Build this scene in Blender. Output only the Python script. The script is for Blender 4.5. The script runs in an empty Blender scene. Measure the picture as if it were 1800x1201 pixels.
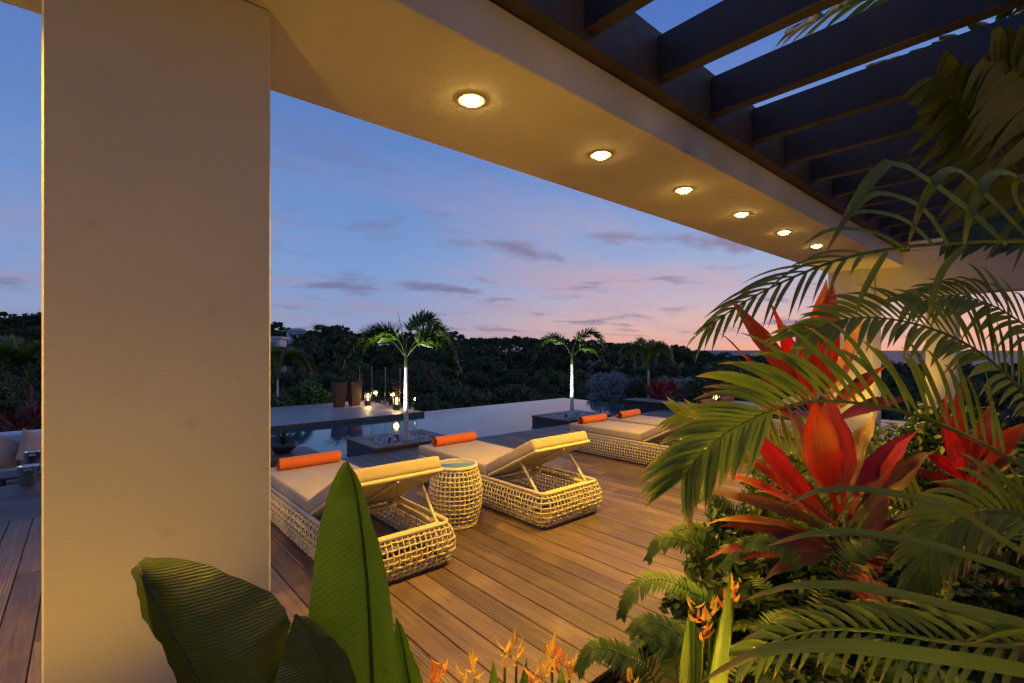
import bpy, bmesh, math, random
from mathutils import Vector, Matrix, noise as mnoise
R = math.radians
rnd = random.Random(7)
S = bpy.context.scene
C = S.collection
# ------------------------------------------------------------------ camera
YAW = R(41.36); F = 852.0; HZ = 615.0; H = 1.45
cam = bpy.data.cameras.new('camera'); camo = bpy.data.objects.new('camera', cam); C.objects.link(camo)
camo.location = (0, 0, H); camo.rotation_euler = (R(90), 0, -YAW)
cam.sensor_width = 36; cam.lens = 36*F/1800; cam.shift_y = (HZ-600.5)/1800
cam.clip_start = 0.02; cam.clip_end = 60000
S.camera = camo
def P(u, v, d):
    """pixel of the photograph + distance along the view axis (m) -> world point"""
    dx = (u-900)/F; dz = (HZ-v)/F; s, c = math.sin(YAW), math.cos(YAW)
    return Vector((d*(s+dx*c), d*(c-dx*s), H+d*dz))
# ------------------------------------------------------------------ world
W = bpy.data.worlds.new('World'); S.world = W; W.use_nodes = True
nt = W.node_tree; N = nt.nodes; L = nt.links; N.clear()
def nd(t, **k):
    n = N.new(t)
    for a, b in k.items(): setattr(n, a, b)
    return n
def mth(op, a, b=None, clamp=False):
    n = nd('ShaderNodeMath', operation=op, use_clamp=clamp)
    for i, x in enumerate((a, b)):
        if x is None: continue
        if isinstance(x, (int, float)): n.inputs[i].default_value = x
        else: L.new(x, n.inputs[i])
    return n.outputs[0]
def ramp(fac, stops, interp='LINEAR'):
    n = nd('ShaderNodeValToRGB'); r = n.color_ramp; r.interpolation = interp
    while len(r.elements) < len(stops): r.elements.new(0.5)
    for e, (p, c) in zip(r.elements, stops):
        e.position = p; e.color = (*c, 1) if len(c) == 3 else c
    L.new(fac, n.inputs[0]); return n.outputs[0]
def srgb(r, g, b):
    f = lambda x: (x/255/12.92 if x/255 <= .04045 else ((x/255+.055)/1.055)**2.4)
    return (f(r), f(g), f(b))
def mixc(fac, a, b, mode='MIX'):
    n = nd('ShaderNodeMix', data_type='RGBA', blend_type=mode)
    for i, x in zip((0, 6, 7), (fac, a, b)):
        if isinstance(x, (int, float)): n.inputs[i].default_value = x
        elif isinstance(x, tuple): n.inputs[i].default_value = (*x, 1)
        else: L.new(x, n.inputs[i])
    return n.outputs[2]
SUN_AZ = 84.0                                     # degrees clockwise from +Y, just set
tc = nd('ShaderNodeTexCoord'); sep = nd('ShaderNodeSeparateXYZ'); L.new(tc.outputs['Generated'], sep.inputs[0])
dx_, dy_, dz_ = sep.outputs
sky = nd('ShaderNodeTexSky', sky_type='NISHITA', sun_disc=False)
sky.sun_elevation = R(0.5); sky.sun_rotation = R(SUN_AZ); sky.ozone_density = 5; sky.air_density = 1; sky.dust_density = .6
zc = mth('MAXIMUM', dz_, 0.0)
base = ramp(zc, [(0, srgb(156,156,186)), (.05, srgb(146,156,194)), (.16, srgb(124,155,206)), (.32, srgb(102,138,198)), (.55, srgb(80,115,182)), (1, srgb(58,90,164))])
glow = ramp(zc, [(0, srgb(240,170,140)), (.035, srgb(236,182,160)), (.085, srgb(206,180,188)), (.17, srgb(160,174,208)), (.32, srgb(112,150,208)), (.55, srgb(78,116,192)), (1, srgb(58,90,164))])
azd = nd('ShaderNodeVectorMath', operation='DOT_PRODUCT'); L.new(tc.outputs['Generated'], azd.inputs[0])
azd.inputs[1].default_value = (math.sin(R(SUN_AZ)), math.cos(R(SUN_AZ)), 0)
gf = nd('ShaderNodeMapRange', interpolation_type='SMOOTHSTEP'); L.new(azd.outputs['Value'], gf.inputs[0])
gf.inputs[1].default_value = .48; gf.inputs[2].default_value = 1.0
col = mixc(gf.outputs[0], base, glow)
# clouds on a flat layer high above: direction / height
den = mth('ADD', zc, .09)
cx = mth('DIVIDE', dx_, den); cy = mth('DIVIDE', dy_, den)
cmb = nd('ShaderNodeCombineXYZ'); L.new(cx, cmb.inputs[0]); L.new(cy, cmb.inputs[1])
def cloud(scale, detail, lo, hi, off, sx=1, sy=1):
    mp = nd('ShaderNodeMapping'); L.new(cmb.outputs[0], mp.inputs[0]); mp.inputs['Location'].default_value = off
    mp.inputs['Rotation'].default_value = (0, 0, R(35)); mp.inputs['Scale'].default_value = (sx, sy, 1)
    n = nd('ShaderNodeTexNoise'); L.new(mp.outputs[0], n.inputs['Vector'])
    n.inputs['Scale'].default_value = scale; n.inputs['Detail'].default_value = detail; n.inputs['Roughness'].default_value = .6
    n.inputs['Distortion'].default_value = .3
    m = nd('ShaderNodeMapRange', interpolation_type='SMOOTHSTEP'); L.new(n.outputs[0], m.inputs[0])
    m.inputs[1].default_value = lo; m.inputs[2].default_value = hi
    return m.outputs[0]
veil = cloud(.55, 8, .44, .66, (3.2, 1.1, 0), .7, 1.5)
low = nd('ShaderNodeMapRange'); L.new(zc, low.inputs[0]); low.inputs[1].default_value = .42; low.inputs[2].default_value = .1
veil = mth('MULTIPLY', veil, mth('ADD', mth('MULTIPLY', low.outputs[0], .62), .14))
veilc = mixc(gf.outputs[0], srgb(156,146,178), srgb(204,168,178))
col = mixc(veil, col, veilc)
puff = cloud(1.05, 9, .525, .68, (7.7, 4.4, 0), .85, 1.1)
low2 = nd('ShaderNodeMapRange'); L.new(zc, low2.inputs[0]); low2.inputs[1].default_value = .42; low2.inputs[2].default_value = .26
low3 = nd('ShaderNodeMapRange'); L.new(zc, low3.inputs[0]); low3.inputs[1].default_value = .01; low3.inputs[2].default_value = .05
puff = mth('MULTIPLY', mth('MULTIPLY', puff, low2.outputs[0]), mth('MULTIPLY', low3.outputs[0], .9))
col = mixc(puff, col, mixc(gf.outputs[0], srgb(118,118,154), srgb(140,124,150)))
nish = nd('ShaderNodeMix', data_type='RGBA', blend_type='ADD'); nish.inputs[0].default_value = .02
L.new(col, nish.inputs[6]); L.new(sky.outputs[0], nish.inputs[7])
bg = nd('ShaderNodeBackground'); L.new(nish.outputs[2], bg.inputs[0]); bg.inputs[1].default_value = 1.0
wo = nd('ShaderNodeOutputWorld'); L.new(bg.outputs[0], wo.inputs[0])
# weak afterglow of the sun that has just gone down
sl = bpy.data.lights.new('sun', 'SUN'); sl.energy = .5; sl.angle = R(30); sl.color = (1, .62, .42)
so = bpy.data.objects.new('sun', sl); C.objects.link(so)
so.rotation_euler = Vector((-math.sin(R(SUN_AZ)), -math.cos(R(SUN_AZ)), -.16)).to_track_quat('-Z', 'Y').to_euler()
vs = S.view_settings; vs.view_transform = 'Standard'; vs.look = 'None'; vs.exposure = 0; vs.gamma = 1
S.render.engine = 'CYCLES'

# ------------------------------------------------------------------ materials
MATS = {}
class M:
    def __init__(s, name):
        s.m = bpy.data.materials.new(name); s.m.use_nodes = True
        s.n = s.m.node_tree.nodes; s.l = s.m.node_tree.links
        s.b = s.n['Principled BSDF']; MATS[name] = s.m
    def new(s, t, **k):
        x = s.n.new(t)
        for a, b in k.items(): setattr(x, a, b)
        return x
    def put(s, sock, x):
        if isinstance(x, (int, float)): sock.default_value = x
        elif isinstance(x, tuple): sock.default_value = (*x, 1) if len(x) == 3 and len(sock.default_value) == 4 else x
        else: s.l.new(x, sock)
    def coord(s, kind='Object', scale=(1,1,1), rot=(0,0,0)):
        t = s.new('ShaderNodeTexCoord'); mp = s.new('ShaderNodeMapping'); s.l.new(t.outputs[kind], mp.inputs[0])
        mp.inputs['Scale'].default_value = scale; mp.inputs['Rotation'].default_value = rot; return mp.outputs[0]
    def noise(s, vec, scale, detail=4, rough=.55, dist=0):
        x = s.new('ShaderNodeTexNoise'); s.l.new(vec, x.inputs['Vector'])
        x.inputs['Scale'].default_value = scale; x.inputs['Detail'].default_value = detail
        x.inputs['Roughness'].default_value = rough; x.inputs['Distortion'].default_value = dist; return x.outputs[0]
    def ramp(s, fac, stops):
        x = s.new('ShaderNodeValToRGB'); r = x.color_ramp
        while len(r.elements) < len(stops): r.elements.new(.5)
        for e, (p, c) in zip(r.elements, stops): e.position = p; e.color = (*c, 1)
        s.l.new(fac, x.inputs[0]); return x.outputs[0]
    def mix(s, fac, a, b, mode='MIX'):
        x = s.new('ShaderNodeMix', data_type='RGBA', blend_type=mode)
        for i, y in zip((0, 6, 7), (fac, a, b)): s.put(x.inputs[i], y)
        return x.outputs[2]
    def math(s, op, a, b=0.0):
        x = s.new('ShaderNodeMath', operation=op); s.put(x.inputs[0], a); s.put(x.inputs[1], b); return x.outputs[0]
    def rand(s): return s.new('ShaderNodeObjectInfo').outputs['Random']
    def bump(s, h, strength=.3, dist=.01):
        x = s.new('ShaderNodeBump'); x.inputs['Strength'].default_value = strength; x.inputs['Distance'].default_value = dist
        s.l.new(h, x.inputs['Height']); s.l.new(x.outputs[0], s.b.inputs['Normal']); return x
    def set(s, **k):
        for a, b in k.items(): s.put(s.b.inputs[{'col':'Base Color','rough':'Roughness','metal':'Metallic','spec':'Specular IOR Level','trans':'Transmission Weight','ior':'IOR','emit':'Emission Color','es':'Emission Strength','coat':'Coat Weight','alpha':'Alpha'}[a]], b)
        return s
def plain(name, col, rough=.6, var=.25, scale=12, bump=.15, bd=.004, **k):
    m = M(name); v = m.coord(); n = m.noise(v, scale, 5)
    m.set(col=m.ramp(n, [(.3, tuple(c*(1-var) for c in col)), (.7, tuple(min(1, c*(1+var)) for c in col))]), rough=rough, **k)
    if bump: m.bump(m.noise(v, scale*6, 3), bump, bd)
    return m
def stucco(name, col):
    m = M(name); v = m.coord(); big = m.noise(v, 1.3, 4)
    m.set(col=m.ramp(big, [(.3, tuple(c*.93 for c in col)), (.7, col)]), rough=.85)
    va = m.coord(scale=(1, 1, 2.2)); tr = m.noise(m.coord(scale=(1, 1, 3)), 7, 5, .6, .8)
    m.bump(m.math('ADD', m.noise(va, 80, 4, .6), m.math('MULTIPLY', tr, 1.6)), .42, .005)
    mk = m.noise(v, 9, 2, .4); m.set(col=m.mix(m.ramp(mk, [(.70, (0,0,0)), (.76, (.22,.22,.22))]), m.ramp(big, [(.28, tuple(c*.86 for c in col)), (.7, col)]), tuple(c*.5 for c in col)))
stucco('stucco_white', (.63, .58, .50))
plain('dark_timber', (.020, .015, .014), .55, .3, 6, .2)
plain('pergola_brown', (.055, .037, .026), .6, .3, 6, .2)
plain('soil', (.03, .022, .016), .95, .4, 8, .8, .03)
plain('hill_ground', (.045, .042, .026), .95, .4, .3, .0)
plain('terrace_tile', (.30, .26, .22), .6, .1, 2)
plain('house_white', (.62, .60, .58), .8, .06, 1, 0)
plain('house_roof', (.30, .32, .36), .7, .1, 1, 0)
plain('corten', (.10, .042, .022), .7, .35, 9, .3)
plain('lantern_metal', (.05, .04, .035), .5, .2, 10)
plain('steel', (.62, .60, .57), .22, .05, 10, .03, metal=1.0)
plain('rattan', (.62, .54, .40), .55, .12, 40, .3, .002)
plain('frame_cream', (.60, .53, .40), .5, .1, 20, .1)
plain('bed_base_metal', (.10, .095, .09), .5, .1, 20, .1)
plain('river_stone', (.36, .36, .38), .55, .45, 9, .2)
plain('trunk_pale', (.50, .50, .47), .75, .25, 14, .4)
plain('trunk_brown', (.10, .075, .05), .9, .3, 9, .5)
plain('dark_pot', (.035, .03, .03), .5, .2, 8)
plain('spike_bronze', (.06, .05, .04), .45, .1, 8)
def fabric(name, col, rough=.9, sc=300):
    m = M(name); v = m.coord(); n = m.noise(v, 4, 3)
    m.set(col=m.ramp(n, [(.3, tuple(c*.88 for c in col)), (.7, col)]), rough=rough)
    m.b.inputs['Sheen Weight'].default_value = .2
    a = m.noise(v, 7, 4); b = m.noise(v, sc, 2)
    m.bump(m.math('ADD', a, m.math('MULTIPLY', b, .12)), .5, .012)
fabric('cushion_fabric', (.47, .385, .29))
fabric('sofa_fabric', (.52, .36, .25))
fabric('sofa_white', (.55, .55, .56))
fabric('towel_orange', (.80, .17, .025), sc=500)
def wood(name, dark, light, reed=False, axis=1):
    m = M(name); sc = [9.0, 9.0, 9.0]; sc[axis] = .55
    ob = m.new('ShaderNodeObjectInfo'); t = m.new('ShaderNodeTexCoord')
    add = m.new('ShaderNodeVectorMath', operation='ADD'); m.l.new(t.outputs['Object'], add.inputs[0])
    wv = m.new('ShaderNodeVectorMath', operation='SCALE'); m.l.new(ob.outputs['Location'], wv.inputs[0]); wv.inputs['Scale'].default_value = 3.7
    m.l.new(wv.outputs[0], add.inputs[1])
    mp = m.new('ShaderNodeMapping'); m.l.new(add.outputs[0], mp.inputs[0]); mp.inputs['Scale'].default_value = tuple(sc)
    g = m.noise(mp.outputs[0], 3.2, 7, .65, .9)
    c = m.ramp(g, [(.25, dark), (.52, tuple((a+b)/2 for a, b in zip(dark, light))), (.75, light)])
    blot = m.noise(add.outputs[0], 1.9, 6, .62, .6)                       # weathering with a shape of its own
    c = m.mix(m.ramp(blot, [(.52, (0,0,0)), (.72, (.38,.38,.38))]), c, tuple(min(1, x*1.55) for x in light))
    tone = m.new('ShaderNodeMapRange'); m.l.new(ob.outputs['Random'], tone.inputs[0]); tone.inputs[3].default_value = .58; tone.inputs[4].default_value = 1.3
    sc_ = m.new('ShaderNodeVectorMath', operation='SCALE'); m.l.new(c, sc_.inputs[0]); m.l.new(tone.outputs[0], sc_.inputs['Scale'])
    m.set(col=sc_.outputs[0], rough=m.math('ADD', m.math('MULTIPLY', blot, .3), .34))
    h = m.math('MULTIPLY', g, .5)
    if reed:
        w = m.new('ShaderNodeTexWave', wave_type='BANDS', bands_direction='X'); m.l.new(t.outputs['Object'], w.inputs[0]); w.inputs['Scale'].default_value = 17
        w.inputs['Distortion'].default_value = .25
        h = m.math('ADD', h, m.math('MULTIPLY', w.outputs['Fac'], 1.6))
        col2 = m.mix(m.math('MULTIPLY', m.math('SUBTRACT', 1.0, w.outputs['Fac']), .5), sc_.outputs[0], tuple(x*.5 for x in dark)); m.set(col=col2)
    m.bump(h, .45, .004)
wood('deck_wood', (.060, .037, .025), (.20, .132, .09))
wood('deck_wood_reeded', (.07, .043, .03), (.24, .165, .11), reed=True)
wood('deck_wood_grey', (.20, .155, .135), (.44, .36, .32), axis=0)
wood('dark_wood', (.035, .024, .02), (.11, .075, .055), axis=0)
def leafmat(name, a, b, rough=.42, trans=.25, vein=None, tcol=None, streak=None, tip=None):
    m = M(name); v = m.coord(); n = m.noise(v, 5, 4); r = m.rand()
    f = m.math('ADD', m.math('MULTIPLY', n, .7), m.math('MULTIPLY', r, .35))
    c = m.ramp(f, [(.3, a), (.75, b)])
    if vein:
        uv = m.new('ShaderNodeUVMap'); sx = m.new('ShaderNodeSeparateXYZ'); m.l.new(uv.outputs[0], sx.inputs[0])
        ph = m.math('ADD', m.math('MULTIPLY', sx.outputs[1], vein), m.math('MULTIPLY', sx.outputs[0], -vein*.12))
        ph = m.math('ADD', ph, m.math('MULTIPLY', m.noise(v, 6, 3), 1.1)); wv = m.math('SINE', m.math('MULTIPLY', ph, 6.283)); wv = m.math('POWER', m.math('ABSOLUTE', wv), .6)
        nn = m.noise(v, 30, 3)
        m.bump(m.math('ADD', wv, m.math('MULTIPLY', nn, .4)), .32, .0045)
        c = m.mix(m.math('MULTIPLY', wv, .5), m.mix(1, c, (1.35, 1.25, .8), 'MULTIPLY'), c)
        c = m.mix(m.ramp(m.noise(v, 34, 3, .5), [(.66, (0,0,0)), (.74, (.6,.6,.6))]), c, (.09, .06, .02))
        c = m.mix(m.ramp(m.math('ADD', sx.outputs[0], m.math('MULTIPLY', m.noise(v, 22, 3), .12)), [(1.0, (0,0,0)), (1.07, (.8,.8,.8))]), c, (.30, .20, .05))
    if streak:
        uv = m.new('ShaderNodeUVMap'); mp = m.new('ShaderNodeMapping'); m.l.new(uv.outputs[0], mp.inputs[0]); mp.inputs['Scale'].default_value = (7, 1.3, 1)
        add = m.new('ShaderNodeVectorMath', operation='ADD'); m.l.new(mp.outputs[0], add.inputs[0]); m.l.new(m.new('ShaderNodeObjectInfo').outputs['Location'], add.inputs[1])
        sn = m.noise(add.outputs[0], 1.6, 4, .6); c = m.mix(m.ramp(sn, [(.42, (0,0,0)), (.66, (.85,.85,.85))]), c, streak)
        sx = m.new('ShaderNodeSeparateXYZ'); m.l.new(uv.outputs[0], sx.inputs[0])
        rib = m.math('POWER', m.math('ABSOLUTE', m.math('SINE', m.math('MULTIPLY', sx.outputs[0], 14.0))), .7)
        m.bump(m.math('ADD', rib, sn), .35, .003)
        if tip:
            e = m.math('ADD', sx.outputs[1], m.math('MULTIPLY', m.noise(v, 9, 2), .25)); c = m.mix(m.ramp(e, [(.93, (0,0,0)), (1.0, (.8,.8,.8))]), c, tip)
    m.set(col=c, rough=rough)
    out = m.n['Material Output']; tr = m.new('ShaderNodeBsdfTranslucent')
    m.put(tr.inputs[0], m.mix(1, c, tcol or (1.3, 1.35, .5), 'MULTIPLY'))
    mx = m.new('ShaderNodeMixShader'); mx.inputs[0].default_value = trans
    m.l.new(m.b.outputs[0], mx.inputs[1]); m.l.new(tr.outputs[0], mx.inputs[2]); m.l.new(mx.outputs[0], out.inputs[0])
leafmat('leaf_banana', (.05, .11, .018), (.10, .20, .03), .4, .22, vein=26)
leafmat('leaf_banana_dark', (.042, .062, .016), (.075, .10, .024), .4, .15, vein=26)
leafmat('leaf_palm', (.045, .095, .016), (.12, .185, .03), .36, .3, streak=(.15, .20, .035), tip=(.26, .19, .06))
leafmat('leaf_palm_yellow', (.13, .165, .025), (.25, .26, .045), .42, .35, streak=(.10, .15, .03), tip=(.30, .2, .06))
leafmat('leaf_foxtail', (.05, .10, .018), (.085, .155, .03), .5, .3)
leafmat('leaf_fern', (.035, .075, .012), (.09, .15, .025), .5, .3)
leafmat('leaf_shrub', (.03, .06, .012), (.075, .11, .02), .5, .2)
leafmat('leaf_red', (.24, .008, .014), (.42, .018, .022), .36, .3, tcol=(1.5, .6, .6), streak=(.12, .008, .014))
leafmat('leaf_orange', (.42, .05, .02), (.60, .12, .03), .38, .3, tcol=(1.4, .8, .5), streak=(.30, .02, .016), tip=(.35, .2, .06))
leafmat('leaf_burgundy', (.05, .012, .012), (.13, .028, .018), .36, .2, tcol=(1.5, .7, .6), streak=(.20, .02, .02))
leafmat('leaf_bronze', (.14, .055, .02), (.28, .12, .035), .4, .25, tcol=(1.4, .9, .5), streak=(.07, .02, .014), tip=(.3, .2, .08))
leafmat('leaf_silver', (.14, .17, .17), (.28, .32, .33), .7, .1)
leafmat('leaf_wild', (.06, .075, .028), (.11, .12, .045), .8, .3)
leafmat('leaf_wild_brown', (.075, .06, .032), (.12, .10, .055), .8, .3)
leafmat('leaf_wild_dark', (.04, .052, .02), (.085, .10, .036), .8, .3)
leafmat('petal_orange', (.75, .20, .02), (.85, .40, .04), .5, .3, tcol=(1.2, .9, .5))
leafmat('petal_yellow', (.75, .45, .05), (.85, .60, .10), .5, .3, tcol=(1.2, 1, .5))
m = M('glass'); m.set(col=(.75, .85, .84), rough=.01, trans=1.0, ior=1.35)
m = M('table_glass'); m.set(col=(.10, .22, .28), rough=.06, spec=.6)
m = M('water'); v = m.coord(); m.set(col=(.022, .075, .095), rough=.05, ior=1.33); m.bump(m.noise(v, 2.6, 4), .10, .02)
m = M('sea'); v = m.coord(); m.set(col=(.10, .12, .16), rough=.75, spec=.1); m.bump(m.noise(v, .05, 4), .3, 1)
m = M('pool_tile'); v = m.coord(); m.set(col=m.ramp(m.noise(v, 8, 4), [(.3, (.04,.09,.085)), (.7, (.09,.16,.14))]), rough=.3)
def emis(name, col, s):
    m = M(name); m.set(col=(.8,.7,.5), emit=col, es=s)
emis('lamp_lens', (1, .62, .16), 110)
emis('lantern_glow', (1, .62, .22), 7)
emis('house_light', (1, .9, .75), 6)

# ------------------------------------------------------------------ mesh builder
class MB:
    def __init__(s): s.v = []; s.f = []; s.uv = []
    def quadgrid(s, rows, uvs=None, closed=False):
        o = len(s.v); n = len(rows[0])
        for r in rows: s.v += [tuple(p) for p in r]
        for i in range(len(rows)-1):
            for j in range(n if closed else n-1):
                k = (j+1) % n
                s.f.append((o+i*n+j, o+i*n+k, o+(i+1)*n+k, o+(i+1)*n+j))
                if uvs: s.uv.append([uvs[i][j], uvs[i][k], uvs[i+1][k], uvs[i+1][j]])
                else: s.uv.append([(0,0)]*4)
    def face(s, pts):
        o = len(s.v); s.v += [tuple(p) for p in pts]; s.f.append(tuple(range(o, o+len(pts)))); s.uv.append([(0,0)]*len(pts))
    def box(s, a, b):
        x0,y0,z0 = a; x1,y1,z1 = b; o = len(s.v)
        s.v += [(x0,y0,z0),(x1,y0,z0),(x1,y1,z0),(x0,y1,z0),(x0,y0,z1),(x1,y0,z1),(x1,y1,z1),(x0,y1,z1)]
        for q in ((0,3,2,1),(4,5,6,7),(0,1,5,4),(1,2,6,5),(2,3,7,6),(3,0,4,7)):
            s.f.append(tuple(o+i for i in q)); s.uv.append([(0,0)]*4)
    def tube(s, pts, r, n=6, cap=True):
        pts = [Vector(p) for p in pts]; rows = []; up = None
        for i, p in enumerate(pts):
            t = (pts[min(i+1, len(pts)-1)]-pts[max(i-1, 0)])
            if t.length < 1e-9: t = Vector((0,0,1))
            t.normalize()
            if up is None: up = t.orthogonal().normalized()
            up = (up - t*up.dot(t))
            up = up.normalized() if up.length > 1e-6 else t.orthogonal().normalized()
            b = t.cross(up); rr = r[i] if isinstance(r, (list, tuple)) else r
            rows.append([p+(up*math.cos(2*math.pi*k/n)+b*math.sin(2*math.pi*k/n))*rr for k in range(n)])
        s.quadgrid(rows, closed=True)
        if cap: s.face(rows[0][::-1]); s.face(rows[-1])
    def lathe(s, prof, n=24, c=(0,0,0)):
        rows = [[(c[0]+r*math.cos(2*math.pi*k/n), c[1]+r*math.sin(2*math.pi*k/n), c[2]+z) for k in range(n)] for r, z in prof]
        s.quadgrid(rows, closed=True)
    def blade(s, pts, widths, nrm, fold=.25, twist=0.0, wave=0.0, ph=0.0):
        """leaf strip along pts, V-folded along its midrib"""
        pts = [Vector(p) for p in pts]; rows = []; uvs = []; n = len(pts)
        for i, p in enumerate(pts):
            t = (pts[min(i+1, n-1)]-pts[max(i-1, 0)]).normalized()
            nn = Vector(nrm) - t*Vector(nrm).dot(t)
            nn = nn.normalized() if nn.length > 1e-4 else t.orthogonal().normalized()
            if twist: nn = Matrix.Rotation(twist*i/(n-1), 3, t) @ nn
            b = t.cross(nn); w = widths[i]*.5; v_ = i/(n-1)
            if wave:
                r = []; u = []
                for q in (-1, -.55, 0, .55, 1):
                    a = abs(q); r.append(p+b*w*q*(1+.07*math.sin(i*2.3+q*3+ph))+nn*w*(fold*a**.8*(1-.35*a*a)+wave*a*a*math.sin(i*1.35+q*1.6+ph))); u.append((a, v_))
                rows.append(r); uvs.append(u)
            else: rows.append([p-b*w+nn*w*fold, p, p+b*w+nn*w*fold]); uvs.append([(1, v_), (0, v_), (1, v_)])
        s.quadgrid(rows, uvs)
    def build(s, name, mat, parent=None, smooth=True, loc=None):
        me = bpy.data.meshes.new(name); me.from_pydata(s.v, [], s.f)
        uvl = me.uv_layers.new(name='UVMap'); flat = [c for q in s.uv for p in q for c in p]
        uvl.data.foreach_set('uv', flat)
        if smooth: me.polygons.foreach_set('use_smooth', [True]*len(me.polygons))
        me.materials.append(MATS[mat]); me.update()
        return link(name, me, parent, loc)
def link(name, data, parent=None, loc=None):
    o = bpy.data.objects.new(name, data); C.objects.link(o)
    if parent: o.parent = parent
    if loc is not None: o.location = loc
    return o
def tag(o, label=None, cat=None, group=None, kind=None):
    if label: o['label'] = label
    if cat: o['category'] = cat
    if group: o['group'] = group
    if kind: o['kind'] = kind
    return o
def empty(name, loc, label, cat, group=None, rz=0):
    o = link(name, None, None, loc); o.rotation_euler.z = rz; o.empty_display_size = .1
    return tag(o, label, cat, group)
def struct(name, mb, mat, smooth=False): return tag(mb.build(name, mat, None, smooth), kind='structure')
def copy_tree(o, parent=None):
    c = o.copy(); C.objects.link(c); c.parent = parent
    for ch in list(o.children): copy_tree(ch, c)
    return c
def bx(name, a, b, mat, parent=None, bev=0.0, loc=None):
    bm = bmesh.new(); bmesh.ops.create_cube(bm, size=1)
    for v in bm.verts: v.co = Vector([(a[i]+b[i])/2+v.co[i]*(b[i]-a[i]) for i in range(3)])
    if bev: bmesh.ops.bevel(bm, geom=bm.edges[:]+bm.verts[:], offset=bev, segments=3 if bev > .012 else 1, affect='EDGES', profile=.6)
    me = bpy.data.meshes.new(name); bm.to_mesh(me); bm.free(); me.materials.append(MATS[mat])
    if bev > .012: me.polygons.foreach_set('use_smooth', [True]*len(me.polygons))
    return link(name, me, parent, loc)
def lamp(name, typ, energy, col, parent, loc, target=None, size=None, blend=.5, rad=.04):
    l = bpy.data.lights.new(name, typ); l.energy = energy; l.color = col
    l.shadow_soft_size = rad
    if typ == 'SPOT': l.spot_size = R(size); l.spot_blend = blend
    o = link(name, l, parent, loc)
    if target is not None: o.rotation_euler = (Vector(target)-Vector(loc)).to_track_quat('-Z', 'Y').to_euler()
    return o
def bez(p0, p1, p2, n):
    p0, p1, p2 = Vector(p0), Vector(p1), Vector(p2)
    return [p0*(1-t)**2+p1*2*t*(1-t)+p2*t*t for t in [i/(n-1) for i in range(n)]]
def spline(pts, n):
    pts = [Vector(p) for p in pts]; out = []
    m = len(pts)-1
    for i in range(n):
        x = i/(n-1)*m; k = min(int(x), m-1); t = x-k
        a, b, c, d = pts[max(k-1,0)], pts[k], pts[k+1], pts[min(k+2, m)]
        out.append(.5*((2*b)+(c-a)*t+(2*a-5*b+4*c-d)*t*t+(3*b-a-3*c+d)*t**3))
    return out
# ------------------------------------------------------------------ terrain, sea
def sstep(a, b, x):
    t = max(0, min(1, (x-a)/(b-a))); return t*t*(3-2*t)
def lerpt(tab, x):
    if x <= tab[0][0]: return tab[0][1]
    for (a, p), (b, q) in zip(tab, tab[1:]):
        if x <= b: return p+(q-p)*(x-a)/(b-a)
    return tab[-1][1]
HILL = [(-180, 3), (-30, 7), (-5, 6.5), (15, 4.6), (27, 3.4), (36, 1.5), (44, 1.0), (52, -.4), (58, -2.0), (66, -6), (80, -9), (120, -8), (180, 3)]
def ground_h(x, y):
    d1 = math.hypot(max(-12-x, 0, x-16), max(-12-y, 0, y-10.6))
    d2 = math.hypot(max(-12-x, 0, x-5.95), max(0, y-15.5)) if y > 0 else 99
    d = min(d1, d2); r = math.hypot(x, y); th = math.degrees(math.atan2(x, y))
    low = -.45 - 5.2*sstep(0, 7, d) - .8*sstep(7, 40, d)
    hill = lerpt(HILL, th)
    h = low + (hill-low)*sstep(30, 215, r)
    h += (-70-h)*sstep(330, 900, r)
    if d > 1: h += 1.1*mnoise.noise(Vector((x*.035, y*.035, 0)))*sstep(1, 20, d)
    return h
mb = MB(); rows = []
rad = [0, 4, 8, 11, 13, 14.5, 16, 18, 20, 22, 24, 27, 31, 36, 42, 50, 60, 72, 86, 102, 120, 140, 165, 190, 215, 250, 300, 360, 430, 520, 640, 800, 1000]
for r in rad: rows.append([(r*math.sin(2*math.pi*k/180), r*math.cos(2*math.pi*k/180), ground_h(r*math.sin(2*math.pi*k/180), r*math.cos(2*math.pi*k/180)) if r > 0 else -.45) for k in range(180)])
# keep the sheet under the pool basin and the sunken lounge
fix = []
for row in rows:
    nr = []
    for (x, y, z) in row:
        if -6 < x < 13 and 4 < y < 12.8: z = min(z, -1.6)
        nr.append((x, y, z))
    fix.append(nr)
mb.quadgrid(fix, closed=True)
struct('hillside_ground', mb, 'hill_ground', True)
mb = MB(); mb.face([(-30000,-30000,-38), (30000,-30000,-38), (30000,30000,-38), (-30000,30000,-38)]); struct('sea', mb, 'sea')

# ------------------------------------------------------------------ pool
POOL_Y0, POOL_Y1, POOL_X0, POOL_X1, WZ = 6.38, 10.45, .85, 11.4, -.08
mb = MB()
mb.box((POOL_X0, POOL_Y0, -1.1), (POOL_X1, POOL_Y1, WZ)); struct('pool_water', mb, 'water')
mb = MB()
mb.box((POOL_X0-.2, POOL_Y0-.2, -1.5), (POOL_X1+.2, POOL_Y1+.25, -1.12))
mb.box((5.97, POOL_Y1+.004, -1.5), (POOL_X1+.18, POOL_Y1+.2, WZ-.03))
mb.box((POOL_X1+.004, 7.7, -1.5), (POOL_X1+.2, POOL_Y1, WZ-.034))
mb.box((POOL_X0-.2, POOL_Y0-.03, -1.5), (POOL_X0-.004, POOL_Y1, -.06))
mb.box((POOL_X0, 9.86, -1.11), (5.9, 9.99, -.062))
struct('pool_basin', mb, 'pool_tile')

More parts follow.
